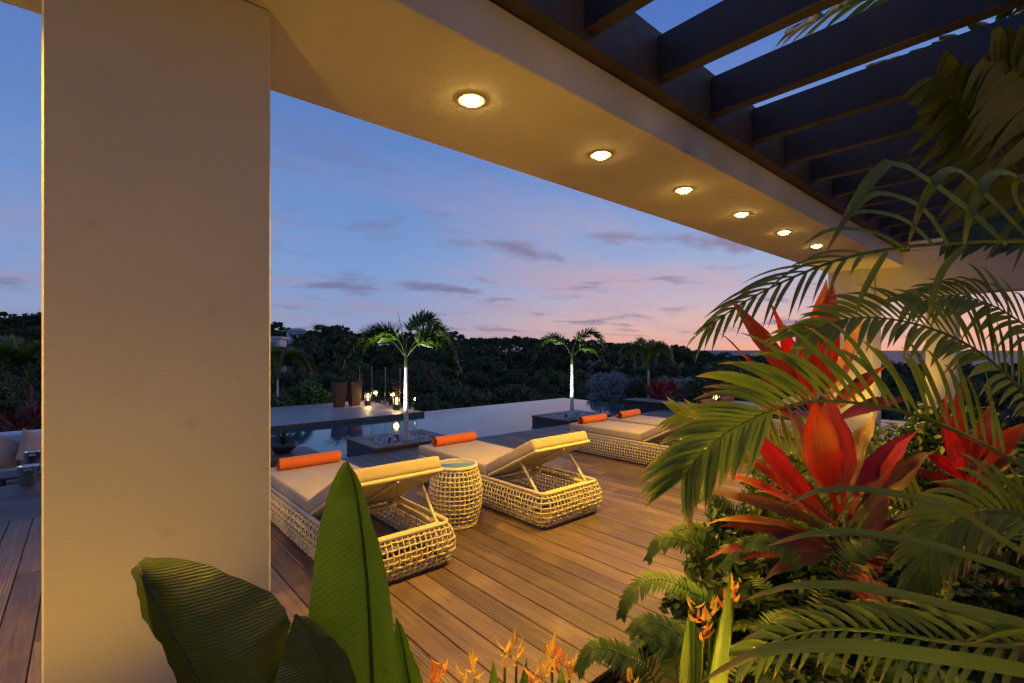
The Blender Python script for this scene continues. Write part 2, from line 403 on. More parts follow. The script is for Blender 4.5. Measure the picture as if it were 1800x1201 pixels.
# ------------------------------------------------------------------ main deck, board by board
mb = MB(); mb.box((-3.7, 1.36, -.45), (12.5, 6.3, -.04)); mb.box((-3.7, 6.3, -.45), (.6, 7.52, -.042)); mb.box((.6, 6.3, -.45), (2.33, 6.98, -.043))
deck = struct('deck', mb, 'dark_wood')
PITCH, BW = .142, .136
BOARDS = {}
def board(length, mat):
    k = (round(length, 1), mat)
    if k not in BOARDS:
        l = round(length, 1)
        o = bx('deck_board', (-BW/2, -l/2, -.026), (BW/2, l/2, 0), mat, bev=.003); BOARDS[k] = o.data; bpy.data.objects.remove(o)
    return BOARDS[k]
x = -3.6
i = 0
while x < 12.4:
    y1 = 5.88 if x < .6 else 6.34
    cut = [1.36, y1]
    if True:
        c = 1.36 + round(rnd.choice([1.4, 1.9, 2.3, 2.8, 3.3])+rnd.uniform(-.3, .3), 1); cut = [1.36, c, y1]
    for a, b in zip(cut, cut[1:]):
        l = round(b-a-.006, 1)
        mat = 'deck_wood_reeded' if rnd.random() < .27 else 'deck_wood'
        o = link('deck_board', board(b-a-.05, mat), deck, (x+BW/2, (a+b)/2, 0))
        o.scale.y = (b-a-.005)/round(b-a-.05, 1)
        o.location.z = rnd.uniform(-.0015, .0015)
    x += PITCH; i += 1
for k in range(11):                                                # border boards laid crosswise by the lounge
    o = link('deck_board', board(4.2, 'deck_wood'), deck, (-1.52, 5.88+BW/2+.004+k*PITCH, 0)); o.rotation_euler.z = R(90)
bx('edge_board', (.61, 6.345, -.30), (POOL_X1-.8, 6.375, -.002), 'dark_wood', deck, .003)
# low step of boards beside the pool
mb = MB(); mb.box((.62, 6.42, -.04), (2.33, 7.06, .062)); stp = struct('pool_step', mb, 'dark_wood')
for k in range(4):
    o = link('step_board', board(1.7, 'deck_wood'), stp, (1.475, 6.42+BW/2+.012+k*.155, .09)); o.rotation_euler.z = R(90); o.scale = (1.09, 1.01, 1)
# deck across the pool
mb = MB(); mb.box((.7, 9.93, -.5), (5.93, 13.2, -.03)); far_deck = struct('far_deck', mb, 'dark_wood')
mb = MB()
for k in range(23): mb.box((.7, 9.9+k*.142, -.028), (5.95, 9.9+k*.142+.135, 0))
o = mb.build('far_deck_boards', 'deck_wood_grey', far_deck, False); o['kind'] = 'stuff'
bx('edge_board', (.7, 9.87, -.14), (5.96, 9.897, .002), 'deck_wood', far_deck, .003)
# terrace and planting bed
mb = MB(); mb.box((-6, -4.2, -.45), (11, -.35, 0)); struct('terrace_floor', mb, 'terrace_tile')
mb = MB(); rows = []
for a in range(60):
    rows.append([(-6+a*.29, -.35+b*.1895, -.06+.05*mnoise.noise(Vector((a*.5, b*.6, 2)))) for b in range(10)])
mb.quadgrid(rows); struct('planting_bed', mb, 'soil', True)

# ------------------------------------------------------------------ beam, pillars, pergola
YI, YO, ZB = 1.60, 2.552, 2.714
beam = empty('roof_beam', (4, 2, 0), 'long cream rendered beam over the deck with recessed downlights', 'beam')
def child(o, parent): o.parent = parent; o.matrix_parent_inverse = Matrix.Translation(-parent.location); return o
child(bx('beam_body', (-4.2, YI, ZB), (9.72, YO, 2.93), 'stucco_white', None, .006), beam)
child(bx('parapet', (-4.2, YI+.15, 2.932), (9.72, YO-.002, 3.34), 'stucco_white'), beam)
for nm, x0, x1, lab in (('pillar', -.095, .519, 'broad cream rendered pillar with banana leaves against its foot'),
                        ('pillar', 9.17, 9.72, 'slim looking cream pillar at the far end of the beam beyond the palms')):
    p = empty(nm, ((x0+x1)/2, 2.25, -.04), lab, 'pillar')
    child(bx('shaft', (x0, 1.95, -.038), (x1, YO-.004, ZB-.002), 'stucco_white', None, .005), p)
perg = empty('pergola', (4, 0, 2.9), 'dark timber pergola of deep rafters fixed to the beam', 'pergola')
child(bx('ledger', (-4.2, 1.52, 2.934), (9.7, YI+.148, 3.27), 'pergola_brown', None, .004), perg)
child(bx('ledger', (-4.2, -3.9, 2.934), (9.7, -3.8, 3.27), 'pergola_brown', None, .004), perg)
k = -9
rafter_me = None
for k in range(-8, 12):
    xx = 1.80+k*.632
    if xx > 9.15: break
    if rafter_me is None:
        o = bx('rafter', (0, -3.795, 2.985), (.080, 1.516, 3.228), 'dark_timber', None, .004); rafter_me = o.data
    else: o = link('rafter', rafter_me)
    o.location = (xx, 0, 0); child(o, perg)
# house behind and the wing at the far end
hw = empty('house_wall', (3, -4.1, 0), 'cream house wall behind the terrace carrying the pergola', 'wall')
child(bx('wall', (-6, -4.3, -.4), (11, -3.902, 3.6), 'stucco_white'), hw)
wing = empty('house_wing', (9.6, -1, 0), 'cream end wall with square openings beyond the far pillar', 'wall')
child(bx('lintel', (9.3, -4.0, 2.26), (9.70, 1.94, 2.932), 'stucco_white', None, .005), wing)
child(bx('parapet', (9.302, -3.99, 2.936), (9.69, 1.515, 3.4), 'stucco_white'), wing)
for y0, y1 in ((1.0, 1.34), (-.75, -.4), (-2.5, -2.15)):
    child(bx('column', (9.31, y0, -.04), (9.69, y1, 2.258), 'stucco_white', None, .005), wing)
WARM = (1, .55, .035)
# recessed downlights
dl0 = None
for k in range(-3, 6):
    xx = 1.466 + 1.04*k
    if k == -1: continue                                            # over the pillar
    if dl0 is None:
        d = empty('downlight', (xx, 1.975, ZB), '', 'downlight', 'downlights along the beam soffit')
        mb = MB(); mb.lathe([(.052, .001), (.075, -.001), (.077, -.004), (.074, -.007), (.054, -.006), (.05, -.002)], 28); mb.build('trim_ring', 'frame_cream', d)
        mb = MB(); mb.lathe([(.0005, -.026), (.02, -.025), (.036, -.020), (.046, -.008), (.048, .001)], 28); mb.build('lens', 'lamp_lens', d)
        lamp('downlight_lamp', 'SPOT', 200, WARM, d, (0, 0, -.045), (0, 0, -2), 128, .6, .03)
        dl0 = d
    else:
        d = copy_tree(dl0); d.location.x = xx
    d['label'] = 'round recessed warm downlight glowing in the cream beam soffit'
#PART3
# ------------------------------------------------------------------ wicker furniture
def weave(mb, path, prof, nv, hz, rv=.0055, rh=.0055, amp=.006, nseg=9):
    """path(s)->(x,y,nx,ny) closed for s in 0..1 ; prof(t)->(offset,z) ; lattice of upright and level strands"""
    for i in range(nv):
        x, y, nx, ny = path(i/nv); pts = []
        for j in range(nseg):
            t = j/(nseg-1); o, z = prof(t); w = amp*math.sin(math.pi*(t*hz+i)) + rnd.uniform(-.001, .001)
            pts.append((x+nx*(o+w), y+ny*(o+w), z))
        mb.tube(pts, rv, 4, False)
    for j in range(hz):
        t = (j+.5)/hz; o, z = prof(t); pts = []
        for i in range(nv*2+1):
            x, y, nx, ny = path((i/(nv*2)) % 1.0); w = -amp*math.cos(math.pi*(i/2+j))
            pts.append((x+nx*(o+w), y+ny*(o+w), z+rnd.uniform(-.0022, .0022)))
        mb.tube(pts, rh, 4, False)
def rrect(w, l, r):
    segs = []
    sides = [((w/2, -l/2+r), (w/2, l/2-r), (1,0)), ((w/2-r, l/2), (-w/2+r, l/2), (0,1)), ((-w/2, l/2-r), (-w/2, -l/2+r), (-1,0)), ((-w/2+r, -l/2), (w/2-r, -l/2), (0,-1))]
    cen = [(w/2-r, l/2-r), (-w/2+r, l/2-r), (-w/2+r, -l/2+r), (w/2-r, -l/2+r)]
    lens = []
    for k in range(4):
        (a, b, n) = sides[k]; lens += [math.dist(a, b), r*math.pi/2]
    T = sum(lens)
    def f(s):
        d = s*T
        for k in range(4):
            a, b, n = sides[k]
            if d <= lens[2*k]:
                q = d/lens[2*k]; return (a[0]+(b[0]-a[0])*q, a[1]+(b[1]-a[1])*q, n[0], n[1])
            d -= lens[2*k]
            if d <= lens[2*k+1] or k == 3:
                q = min(1, d/lens[2*k+1])*math.pi/2 + k*math.pi/2
                return (cen[k][0]+r*math.cos(q), cen[k][1]+r*math.sin(q), math.cos(q), math.sin(q))
            d -= lens[2*k+1]
    return f
LW, LL, LH = .78, 2.05, .28
def make_lounger():
    t = empty('sun_lounger', (0,0,0), '', 'sun lounger', 'woven sun loungers on the deck')
    pth = rrect(LW-.10, LL-.10, .045)
    prof = lambda q: (.052*math.sin(math.pi*min(1, q*1.0))**.7, .014+q*(LH-.024))
    mb = MB(); weave(mb, pth, prof, 132, 7, .0062, .0062); mb.build('wicker_weave', 'rattan', t)
    mb = MB()
    loop = [pth(i/96) for i in range(97)]
    mb.tube([(x, y, LH) for x, y, _, _ in loop], .015, 6, False); mb.build('top_rail', 'rattan', t)
    mb = MB(); mb.tube([(x, y, .012) for x, y, _, _ in loop], .012, 4, False); mb.build('base_rail', 'bed_base_metal', t)
    mb = MB()
    for sx in (-1, 1): mb.box((sx*.31-.015, -LL/2+.06, LH-.055), (sx*.31+.015, LL/2-.06, LH-.02))
    for yy in (-.95, -.3, .35, .93): mb.box((-.295, yy-.02, LH-.053), (.295, yy+.02, LH-.022))
    mb.box((-.295, -.62, .03), (.295, -.59, .055)); mb.build('inner_frame', 'frame_cream', t)
    hy = -LL/2+.78
    n = 14; mb = MB()
    for k in range(n):
        y0 = hy+.01+k*(LL/2-.06-hy)/n; mb.box((-.30, y0, LH-.018), (.30, y0+.05, LH-.004))
    mb.build('seat_slats', 'frame_cream', t)
    bx('seat_cushion', (-.345, hy+.005, LH+.012), (.345, LL/2-.045, LH+.112), 'cushion_fabric', t, .028)
    pl = rrect(.672, LL/2-.045-hy-.005-.018, .03); yc = (hy+.005+LL/2-.045)/2; mb = MB(); mb.tube([(x, y+yc, LH+.104) for x, y, _, _ in [pl(i/60) for i in range(61)]], .0045, 5, False); mb.build('cushion_piping', 'cushion_fabric', t); mb = MB(); mb.tube([(x, y+yc, LH+.022) for x, y, _, _ in [pl(i/60) for i in range(61)]], .0045, 5, False); mb.build('cushion_piping', 'cushion_fabric', t)
    # raised backrest
    ang = R(27); bl = .70
    br = link('backrest', None, t, (0, hy-.005, LH+.02)); br.rotation_euler = (-ang, 0, 0)
    bpy.data.objects.remove(br)
    mb = MB()
    mb.tube([(-.335, -.01, 0), (-.335, -bl, 0)], .014, 6); mb.tube([(.335, -.01, 0), (.335, -bl, 0)], .014, 6); mb.tube([(-.345, -bl, 0), (.345, -bl, 0)], .015, 6)
    mb.tube([(-.33, -.02, 0), (.33, -.02, 0)], .012, 6); mb.tube([(0, -.02, -.02), (0, -bl, -.02)], .010, 6)
    b = mb.build('backrest_frame', 'frame_cream', t, True, (0, hy-.005, LH+.015)); b.rotation_euler = (-ang, 0, 0)
    for k in range(13):
        y0 = -.045-k*.05
        s_ = bx('backrest_slat', (-.325, y0-.019, -.006), (.325, y0+.019, .006), 'frame_cream', b)
    c = bx('backrest_cushion', (-.345, -bl-.015, .012), (.345, -.002, .105), 'cushion_fabric', t, .028, (0, hy-.005, LH+.015)); c.rotation_euler = (-ang, 0, 0)
    py = hy-.005-math.cos(ang)*.46; pz = LH+.0+math.sin(ang)*.46
    for sx in (-1, 1):
        mb = MB(); mb.tube([(sx*.30, py, pz), (sx*.30, -LL/2+.15, LH-.03)], .013, 6); mb.build('prop_strut', 'frame_cream', t)
    mb = MB(); mb.tube([(-.31, -LL/2+.15, LH-.03), (.31, -LL/2+.15, LH-.03)], .014, 6); mb.build('prop_bar', 'frame_cream', t)
    return t
def make_towel():
    mb = MB(); n = 90; prof = []
    for i in range(n):
        a = i/n*2*math.pi*4.0; r = .012+.050*i/n + .0012*math.sin(3*a)
        prof.append((r*math.cos(a)*1.08, r*math.sin(a)*.94))
    prof += [(prof[-1][0]-.03, -.061), (prof[-1][0]-.10, -.066)][:0]
    rows = []
    m_ = 14
    for j in range(m_+1):
        x = -.27+.54*j/m_; e = .004*math.sin(j*2.1)
        rows.append([(x+.006*math.sin(i*.21), y*(1+e*3), z*(1+e*2)+.06) for i, (y, z) in enumerate(prof)])
    mb.quadgrid(rows)
    th = .009                                                       # inner skin gives the cloth thickness
    rows = [[(p[0], p[1]*.86, (p[2]-.06)*.86+.06) for p in r] for r in rows]; mb.quadgrid(rows)
    o = mb.build('rolled_towel', 'towel_orange'); return tag(o, '', 'towel', 'orange towels on the loungers')
LOUNGERS = [(1.52, 'woven cream sun lounger with the tall green leaf in front of it'),
            (3.10, 'woven cream sun lounger between the drum table and open deck, fully in view'),
            (5.58, 'woven cream sun lounger beyond the open deck, pushed against another'),
            (6.42, 'woven cream sun lounger between two neighbours, facing the gravel planter island'),
            (8.95, 'woven cream sun lounger half hidden behind palm fronds, near the dark bench'),
            (9.79, 'woven cream sun lounger farthest from the drum table, behind red leaves')]
l0 = make_lounger(); t0 = make_towel()
for i, (lx, lab) in enumerate(LOUNGERS):
    o = l0 if i == 0 else copy_tree(l0)
    o.location = (lx, 2.72+LL/2-.02, .002); o['label'] = lab
    w = t0 if i == 0 else t0.copy()
    if i: C.objects.link(w)
    w.location = (lx+rnd.uniform(-.03, .03), 4.53+rnd.uniform(-.03, .02), .002+LH+.108); w.rotation_euler.z = R(rnd.uniform(-4, 4))
    w['label'] = 'rolled orange towel on the ' + ['lounger behind the tall green leaf', 'lounger standing between the drum table and open deck', 'lounger beyond the open deck, first of the touching pair', 'lounger facing the gravel planter island', 'lounger near the dark bench', 'lounger farthest from the drum table'][i]
# drum side table
t = empty('drum_table', (2.33, 3.36, .001), 'barrel shaped woven side table with glass top between two loungers', 'table')
circ = lambda s: (.17*math.cos(2*math.pi*s), .17*math.sin(2*math.pi*s), math.cos(2*math.pi*s), math.sin(2*math.pi*s))
mb = MB(); weave(mb, circ, lambda q: (.048*math.sin(math.pi*q)**.9, .012+q*.465), 34, 13, .0062, .0062, amp=.005, nseg=17); mb.build('wicker_weave', 'rattan', t)
mb = MB(); ring = [(.172*math.cos(2*math.pi*i/40), .172*math.sin(2*math.pi*i/40), 0) for i in range(41)]
mb.tube([(x, y, .485) for x, y, _ in ring], .016, 6, False); mb.build('rim', 'rattan', t); mb = MB(); mb.tube([(x, y, .012) for x, y, _ in ring], .012, 6, False); mb.build('base_rim', 'rattan', t)
mb = MB(); mb.lathe([(.001, .486), (.158, .486), (.158, .494), (.001, .4941)], 36); mb.build('glass_top', 'table_glass', t)
# ------------------------------------------------------------------ palms
def frond(mb, pts, n, ll, w, droop, nrm=(0,0,1), planes=2, tip=.35, ang=50, r0=.010, jit=.12, seg=4, up=.25, qs=.10):
    """rachis along pts with n leaflets per side"""
    path = spline(pts, 40); mb.tube(path[::2]+[path[-1]], [r0*(1-.8*i/20) for i in range(21)], 5)
    nrm = Vector(nrm)
    for i in range(n):
        q = qs+(.98-qs)*i/(n-1); k = q*39; a = path[int(k)]; bq = path[min(39, int(k)+1)]; p = a.lerp(bq, k-int(k))
        t = (bq-a).normalized(); s = t.cross(nrm)
        s = s.normalized() if s.length > 1e-4 else t.orthogonal().normalized()
        nn = s.cross(t)
        L_ = ll*(math.sin(math.pi*(.16+.80*q))**.7 if q < .9 else .6) * (1-tip*q*.5)
        for sd in (-1, 1):
            for pl in range(planes):
                el = (pl-(planes-1)/2)*.95 + rnd.uniform(-jit, jit)*2 + up
                A = R(ang*(1-.45*q))+rnd.uniform(-jit, jit)
                d = (t*math.cos(A) + (s*sd*math.cos(el)+nn*math.sin(el))*math.sin(A)).normalized()
                lp = L_*rnd.uniform(.85, 1.1)
                pp = [p+d*lp*x - Vector((0,0,1))*droop*lp*x*x for x in [j/seg for j in range(seg+1)]]
                ww = [w*.5, w, w*.95, w*.6, w*.06] if seg == 4 else [w*math.sin(math.pi*(.15+.84*j/seg)) for j in range(seg+1)]
                mb.blade(pp, ww, nn if sd > 0 else -nn, .2)
def small_palm(name, loc, h, crown, label, group, mat='leaf_foxtail', seed=1, nf=5, az0=0, spear=True, els=None, tr=1.0, fr=None, tm='trunk_pale', cm='leaf_foxtail'):
    global rnd
    keep = rnd; rnd = random.Random(seed)
    t = empty(name, loc, label, 'palm', group)
    mb = MB(); pr = []
    for i in range(25):
        z = h*i/24; r = tr*(.027+.036*max(0, 1-i/8)**2 + .014*(1-i/24)); pr.append((r, z)); pr.append((r*.94, z+h/60))
    mb.lathe(pr, 14); mb.build('trunk', tm, t)
    mb = MB(); mb.lathe([(.026*tr, h-.02), (.031*tr, h+.06), (.022*tr, h+.17), (.010*tr, h+.26)], 12); mb.build('crownshaft', cm, t)
    for k in range(len(fr) if fr else nf):
        if fr: az, el, L_ = R(fr[k][0]), fr[k][1], crown*fr[k][2]
        else: az = R(az0+k*360/nf+rnd.uniform(-18, 18)); el = rnd.uniform(.7, 1.25); L_ = crown*rnd.uniform(.85, 1.1)
        c, s = math.cos(az), math.sin(az)
        pts = [(0, 0, h+.15), (c*L_*.25*math.cos(el), s*L_*.25*math.cos(el), h+.2+L_*.42*math.sin(el)),
               (c*L_*.5, s*L_*.5, h+.2+L_*.72*math.sin(el)), (c*L_*.82, s*L_*.82, h+.18+L_*(.74*math.sin(el)-.16)), (c*L_*1.0, s*L_*1.0, h+.12+L_*(.7*math.sin(el)-.44))]
        mb = MB(); frond(mb, pts, 40, crown*.26, crown*.044, .14, planes=3, r0=.011*tr, ang=68, jit=.2, qs=.27); mb.build('frond', mat, t)
    if spear:
        mb = MB(); mb.tube([(0, 0, h+.2), (-.03, .05, h+.5), (-.09, .10, h+.86)], [.011, .008, .002], 5); mb.build('spear_leaf', 'leaf_foxtail', t)
    rnd = keep; return t
def island(x0, x1, y0, y1, label):
    t = empty('planter_island', ((x0+x1)/2, (y0+y1)/2, 0), label, 'planter', 'timber planter islands at the pool edge')
    cx, cy = t.location[:2]
    a, b = (x1-x0)/2, (y1-y0)/2; e = .22
    for nm, lo, hi in (('side_board', (-a, -b, -.5), (a, -b+.03, .03)), ('side_board', (-a, b-.03, -.5), (a, b, .03)), ('side_board', (-a, -b+.032, -.5), (-a+.03, b-.032, .03)), ('side_board', (a-.03, -b+.032, -.5), (a, b-.032, .03))):
        bx(nm, lo, hi, 'dark_wood', t, .003)
    for nm, lo, hi in (('coping_board', (-a-.015, -b-.01, .032), (a+.015, -b+e, .062)), ('coping_board', (-a-.015, b-e, .032), (a+.015, b+.01, .062)), ('coping_board', (-a-.015, -b+e+.004, .032), (-a+e, b-e-.004, .062)), ('coping_board', (a-e, -b+e+.004, .032), (a+.015, b-e-.004, .062))):
        bx(nm, lo, hi, 'deck_wood', t, .004)
    bx('soil_fill', (-a+.035, -b+.035, -.4), (a-.035, b-.035, .02), 'soil', t)
    mb = MB()
    for i in range(210):
        px, py = rnd.uniform(-a+e, a-e), rnd.uniform(-b+e, b-e)
        if math.hypot(px, py) < .09: continue
        r = rnd.uniform(.018, .042); pz = .03+rnd.uniform(0, .03); rows = []
        sx, sy, sz = rnd.uniform(.8, 1.4), rnd.uniform(.7, 1.2), rnd.uniform(.5, .8); rot = rnd.uniform(0, 3)
        for jj in range(5):
            ph = math.pi*jj/4
            ring_ = []
            for kk in range(7):
                q = 2*math.pi*kk/7; xx, yy = r*sx*math.sin(ph)*math.cos(q)*rnd.uniform(.9,1.1), r*sy*math.sin(ph)*math.sin(q)
                ring_.append((px+xx*math.cos(rot)-yy*math.sin(rot), py+xx*math.sin(rot)+yy*math.cos(rot), pz+r*sz*math.cos(ph)))
            rows.append(ring_)
        mb.quadgrid(rows, closed=True)
    o = mb.build('river_stones', 'river_stone', t); o['kind'] = 'stuff'
    return t
def spike(name, loc, target, energy, col, label, size=60, blend=.6, group=None, rad=.03):
    """small bronze garden spotlight on a spike"""
    d = empty(name, loc, label, 'spotlight', group)
    dr = (Vector(target)-Vector(loc)); dr.normalize(); c = Vector((0, 0, .12))
    mb = MB(); mb.tube([(0,0,-.12), (0,0,.09)], [.004, .010], 6); mb.build('stake', 'spike_bronze', d)
    mb = MB(); mb.tube([c-dr*.05, c-dr*.045, c+dr*.05, c+dr*.055], [.02, .032, .036, .036], 12, False); mb.face([c-dr*.05+Vector((.001*i, 0, 0)) for i in range(3)]); mb.build('housing', 'spike_bronze', d)
    mb = MB(); o1 = dr.orthogonal().normalized(); o2 = dr.cross(o1)
    mb.face([c+dr*.03+(o1*math.cos(k*math.pi/6)+o2*math.sin(k*math.pi/6))*.03 for k in range(12)]); mb.build('lens', 'lantern_glow', d)
    lp = c+dr*.07
    if col[1] > .9: d.scale = (.6, .6, .6)
    lamp(name+'_lamp', 'SPOT', energy, col, d, lp, lp+dr, size, blend, rad)
    return d
island(3.08, 4.40, 6.40, 7.42, 'timber edged gravel island holding the taller uplit palm')
island(7.10, 8.48, 6.40, 7.42, 'timber edged gravel island holding the smaller uplit palm')
small_palm('foxtail_palm', (3.74, 6.74, .02), 1.16, .86, 'young foxtail palm with a tall spear leaf, lit white from below', 'palms in the pool islands', seed=11, fr=[(10, 1.3, .98), (-62, .42, 1.05), (-25, .70, 1.0), (146, .52, 1.12), (165, .85, .8)])
small_palm('foxtail_palm', (7.62, 6.76, .02), 1.13, .72, 'smaller foxtail palm with three arching fronds, lit white from below', 'palms in the pool islands', seed=23, fr=[(140, .68, 1.12), (-42, 1.15, 1.0), (-56, .38, .9)], spear=False)
COOL = (1, .93, .82)
spike('garden_spotlight', (3.42, 6.66, .03), (3.74, 6.74, 1.75), 420, COOL, 'small spotlight in the gravel under the taller uplit palm', 58, .8)
spike('garden_spotlight', (7.34, 6.68, .03), (7.62, 6.76, 1.7), 360, COOL, 'small spotlight in the gravel under the smaller uplit palm', 58, .8)
# ------------------------------------------------------------------ things on the far deck
for (px, py, lab) in ((4.83, 12.13, 'tall tapered rust brown planter nearest the low shrubs'), (5.25, 12.16, 'tall tapered rust brown planter beside the lantern')):
    t = empty('tall_planter', (px, py, .001), lab, 'planter', 'tapered planters on the far deck')
    mb = MB()
    rows = [[(sx*r, sy*r, z) for sx, sy in ((-1,-1),(1,-1),(1,1),(-1,1))] for r, z in ((.105, 0), (.16, .63), (.145, .63), (.14, .56))]
    mb.quadgrid(rows, closed=True); mb.face(rows[3]); mb.face(rows[0][::-1]); mb.build('body', 'corten', t, False)
    mb = MB()
    for k in range(26):
        az = rnd.uniform(0, 6.28); l = rnd.uniform(.3, .5); e = rnd.uniform(.5, 1.3)
        p1 = Vector((math.cos(az)*l*.5*math.cos(e), math.sin(az)*l*.5*math.cos(e), .56+l*.55)); p2 = Vector((math.cos(az)*l, math.sin(az)*l, .56+l*rnd.uniform(.1, .7)))
        pp = bez((0, 0, .55), p1, p2, 5); mb.blade(pp, [.02, .03, .028, .02, .002], (0,0,1))
    mb.build('foliage', 'leaf_wild_dark', t)
def lantern(loc, lab, energy=14):
    t = empty('deck_lantern', loc, lab, 'lantern', 'bollard lanterns around the pool')
    bx('base_block', (-.06, -.06, 0), (.06, .06, .13), 'lantern_metal', t, .003)
    for sx in (-1, 1):
        for sy in (-1, 1): bx('corner_post', (sx*.052-.007, sy*.052-.007, .131), (sx*.052+.007, sy*.052+.007, .322), 'lantern_metal', t)
    bx('cap', (-.062, -.062, .323), (.062, .062, .345), 'lantern_metal', t, .003)
    for sx in (-1, 1):
        mb = MB(); mb.tube([(sx*.018, 0, .133), (sx*.018, 0, .30)], .008, 8); mb.build('light_tube', 'lantern_glow', t)
    lamp('lantern_lamp', 'POINT', energy, (1, .66, .25), t, (0, 0, .23), rad=.05)
lantern((5.54, 12.0, .001), 'bollard lantern beside the tapered planters')
lantern((5.62, 10.6, .001), 'bollard lantern at the corner of the far deck by the water')
lantern((5.62, 12.85, .001), 'bollard lantern behind the other two, by the glass fence', 9)
g = empty('glass_fence', (5.9, 11.7, 0), 'clear glass balustrade panels along the end of the far deck', 'fence')
for k in range(4):
    y0 = 10.15+k*.79
    child(bx('glass_panel', (5.893, y0, .04), (5.905, y0+.77, .98), 'glass'), g)
    for yy in (y0+.15, y0+.62): child(bx('clamp', (5.88, yy-.02, 0), (5.92, yy+.02, .08), 'steel', None, .003), g)
    child(bx('edge_post', (5.886, y0+.772, .0), (5.912, y0+.786, .99), 'steel'), g)
# dark bench / planter wall at the end of the pool
t = empty('timber_bench', (10.9, 5.3, 0), 'dark timber bench box closing the end of the pool', 'bench')
child(bx('body', (10.66, 2.6, -.5), (11.2, 7.63, .11), 'dark_wood', None, .004), t)
for k in range(4): child(bx('top_board', (10.61+k*.158, 2.55, .112), (10.61+k*.158+.152, 7.68, .145), 'dark_wood', None, .004), t)
lantern((11.9, 5.75, .0), 'bollard lantern behind the dark timber bench', 18)
#PART4
# ------------------------------------------------------------------ background trees
def leafy_crown(seed, rx, rz, nclump, nleaf, size, zc):
    g = random.Random(seed); mb = MB()
    for c in range(nclump):
        a = g.uniform(0, 6.28); q = g.uniform(.25, 1)**.6; e = g.uniform(-.5, 1.0)
        cx, cy, cz = rx*.78*q*math.cos(a)*math.cos(e*.9), rx*.78*q*math.sin(a)*math.cos(e*.9), zc+rz*.75*e
        cr = rx*g.uniform(.22, .42)
        for k in range(nleaf):
            d = Vector((g.gauss(0,1), g.gauss(0,1), g.gauss(0,1)+.25)).normalized(); p = Vector((cx, cy, cz))+Vector((d.x, d.y, d.z*.72))*cr*g.uniform(.55, 1.08)
            s = size*g.uniform(.6, 1.4); n = (d+Vector((g.gauss(0,.6), g.gauss(0,.6), g.gauss(0,.6)))).normalized(); o1 = n.orthogonal().normalized(); o1 = (Matrix.Rotation(g.uniform(0, 6.28), 3, n) @ o1); o2 = n.cross(o1)
            mb.face([p-o1*s, p+o2*s*.45, p+o1*s, p-o2*s*.45])
    return mb
def limb_mesh(seed, h, rx):
    g = random.Random(seed); mb = MB(); mb.tube([(0,0,-.6), (g.uniform(-.1,.1), g.uniform(-.1,.1), h*.35), (g.uniform(-.2,.2), g.uniform(-.2,.2), h*.7)], [.16, .12, .06], 7)
    for k in range(6):
        a = g.uniform(0, 6.28); z = h*g.uniform(.2, .5); l = rx*g.uniform(.5, .85)
        mb.tube([(0, 0, z), (l*.5*math.cos(a), l*.5*math.sin(a), z+h*.18), (l*math.cos(a), l*math.sin(a), z+h*.32)], [.07, .05, .02], 5)
    return mb
PROTO = []
specs = [('leaf_wild', 2.1, 1.6, 20, 150), ('leaf_wild_dark', 2.4, 1.9, 22, 150), ('leaf_wild_brown', 1.9, 1.5, 18, 130), ('leaf_wild', 1.7, 2.1, 18, 150), ('leaf_wild_dark', 2.6, 1.5, 24, 140), ('leaf_wild_brown', 2.2, 1.8, 15, 120), ('leaf_wild', 2.0, 1.7, 20, 150)]
for i, (mat, rx, rz, nc, nl) in enumerate(specs):
    c = leafy_crown(100+i, rx, rz, nc, nl, .17, 2.6).build('crown', mat, None, False); tr_ = limb_mesh(200+i, 3.2, rx).build('trunk', 'trunk_brown')
    PROTO.append((c.data, tr_.data, mat)); bpy.data.objects.remove(c); bpy.data.objects.remove(tr_)
TL = {'leaf_wild': 'bushy olive green tree on the wooded slope beyond the pool', 'leaf_wild_dark': 'dense dark green tree on the wooded slope beyond the pool', 'leaf_wild_brown': 'dry brownish green tree on the wooded slope beyond the pool'}
g = random.Random(5); nt_ = 0; far = MB()
rr = 16.5; ring_i = 0
far_src = [leafy_crown(300+i, 2.3, 1.9, 12, 22, .42, 2.6) for i in range(4)]
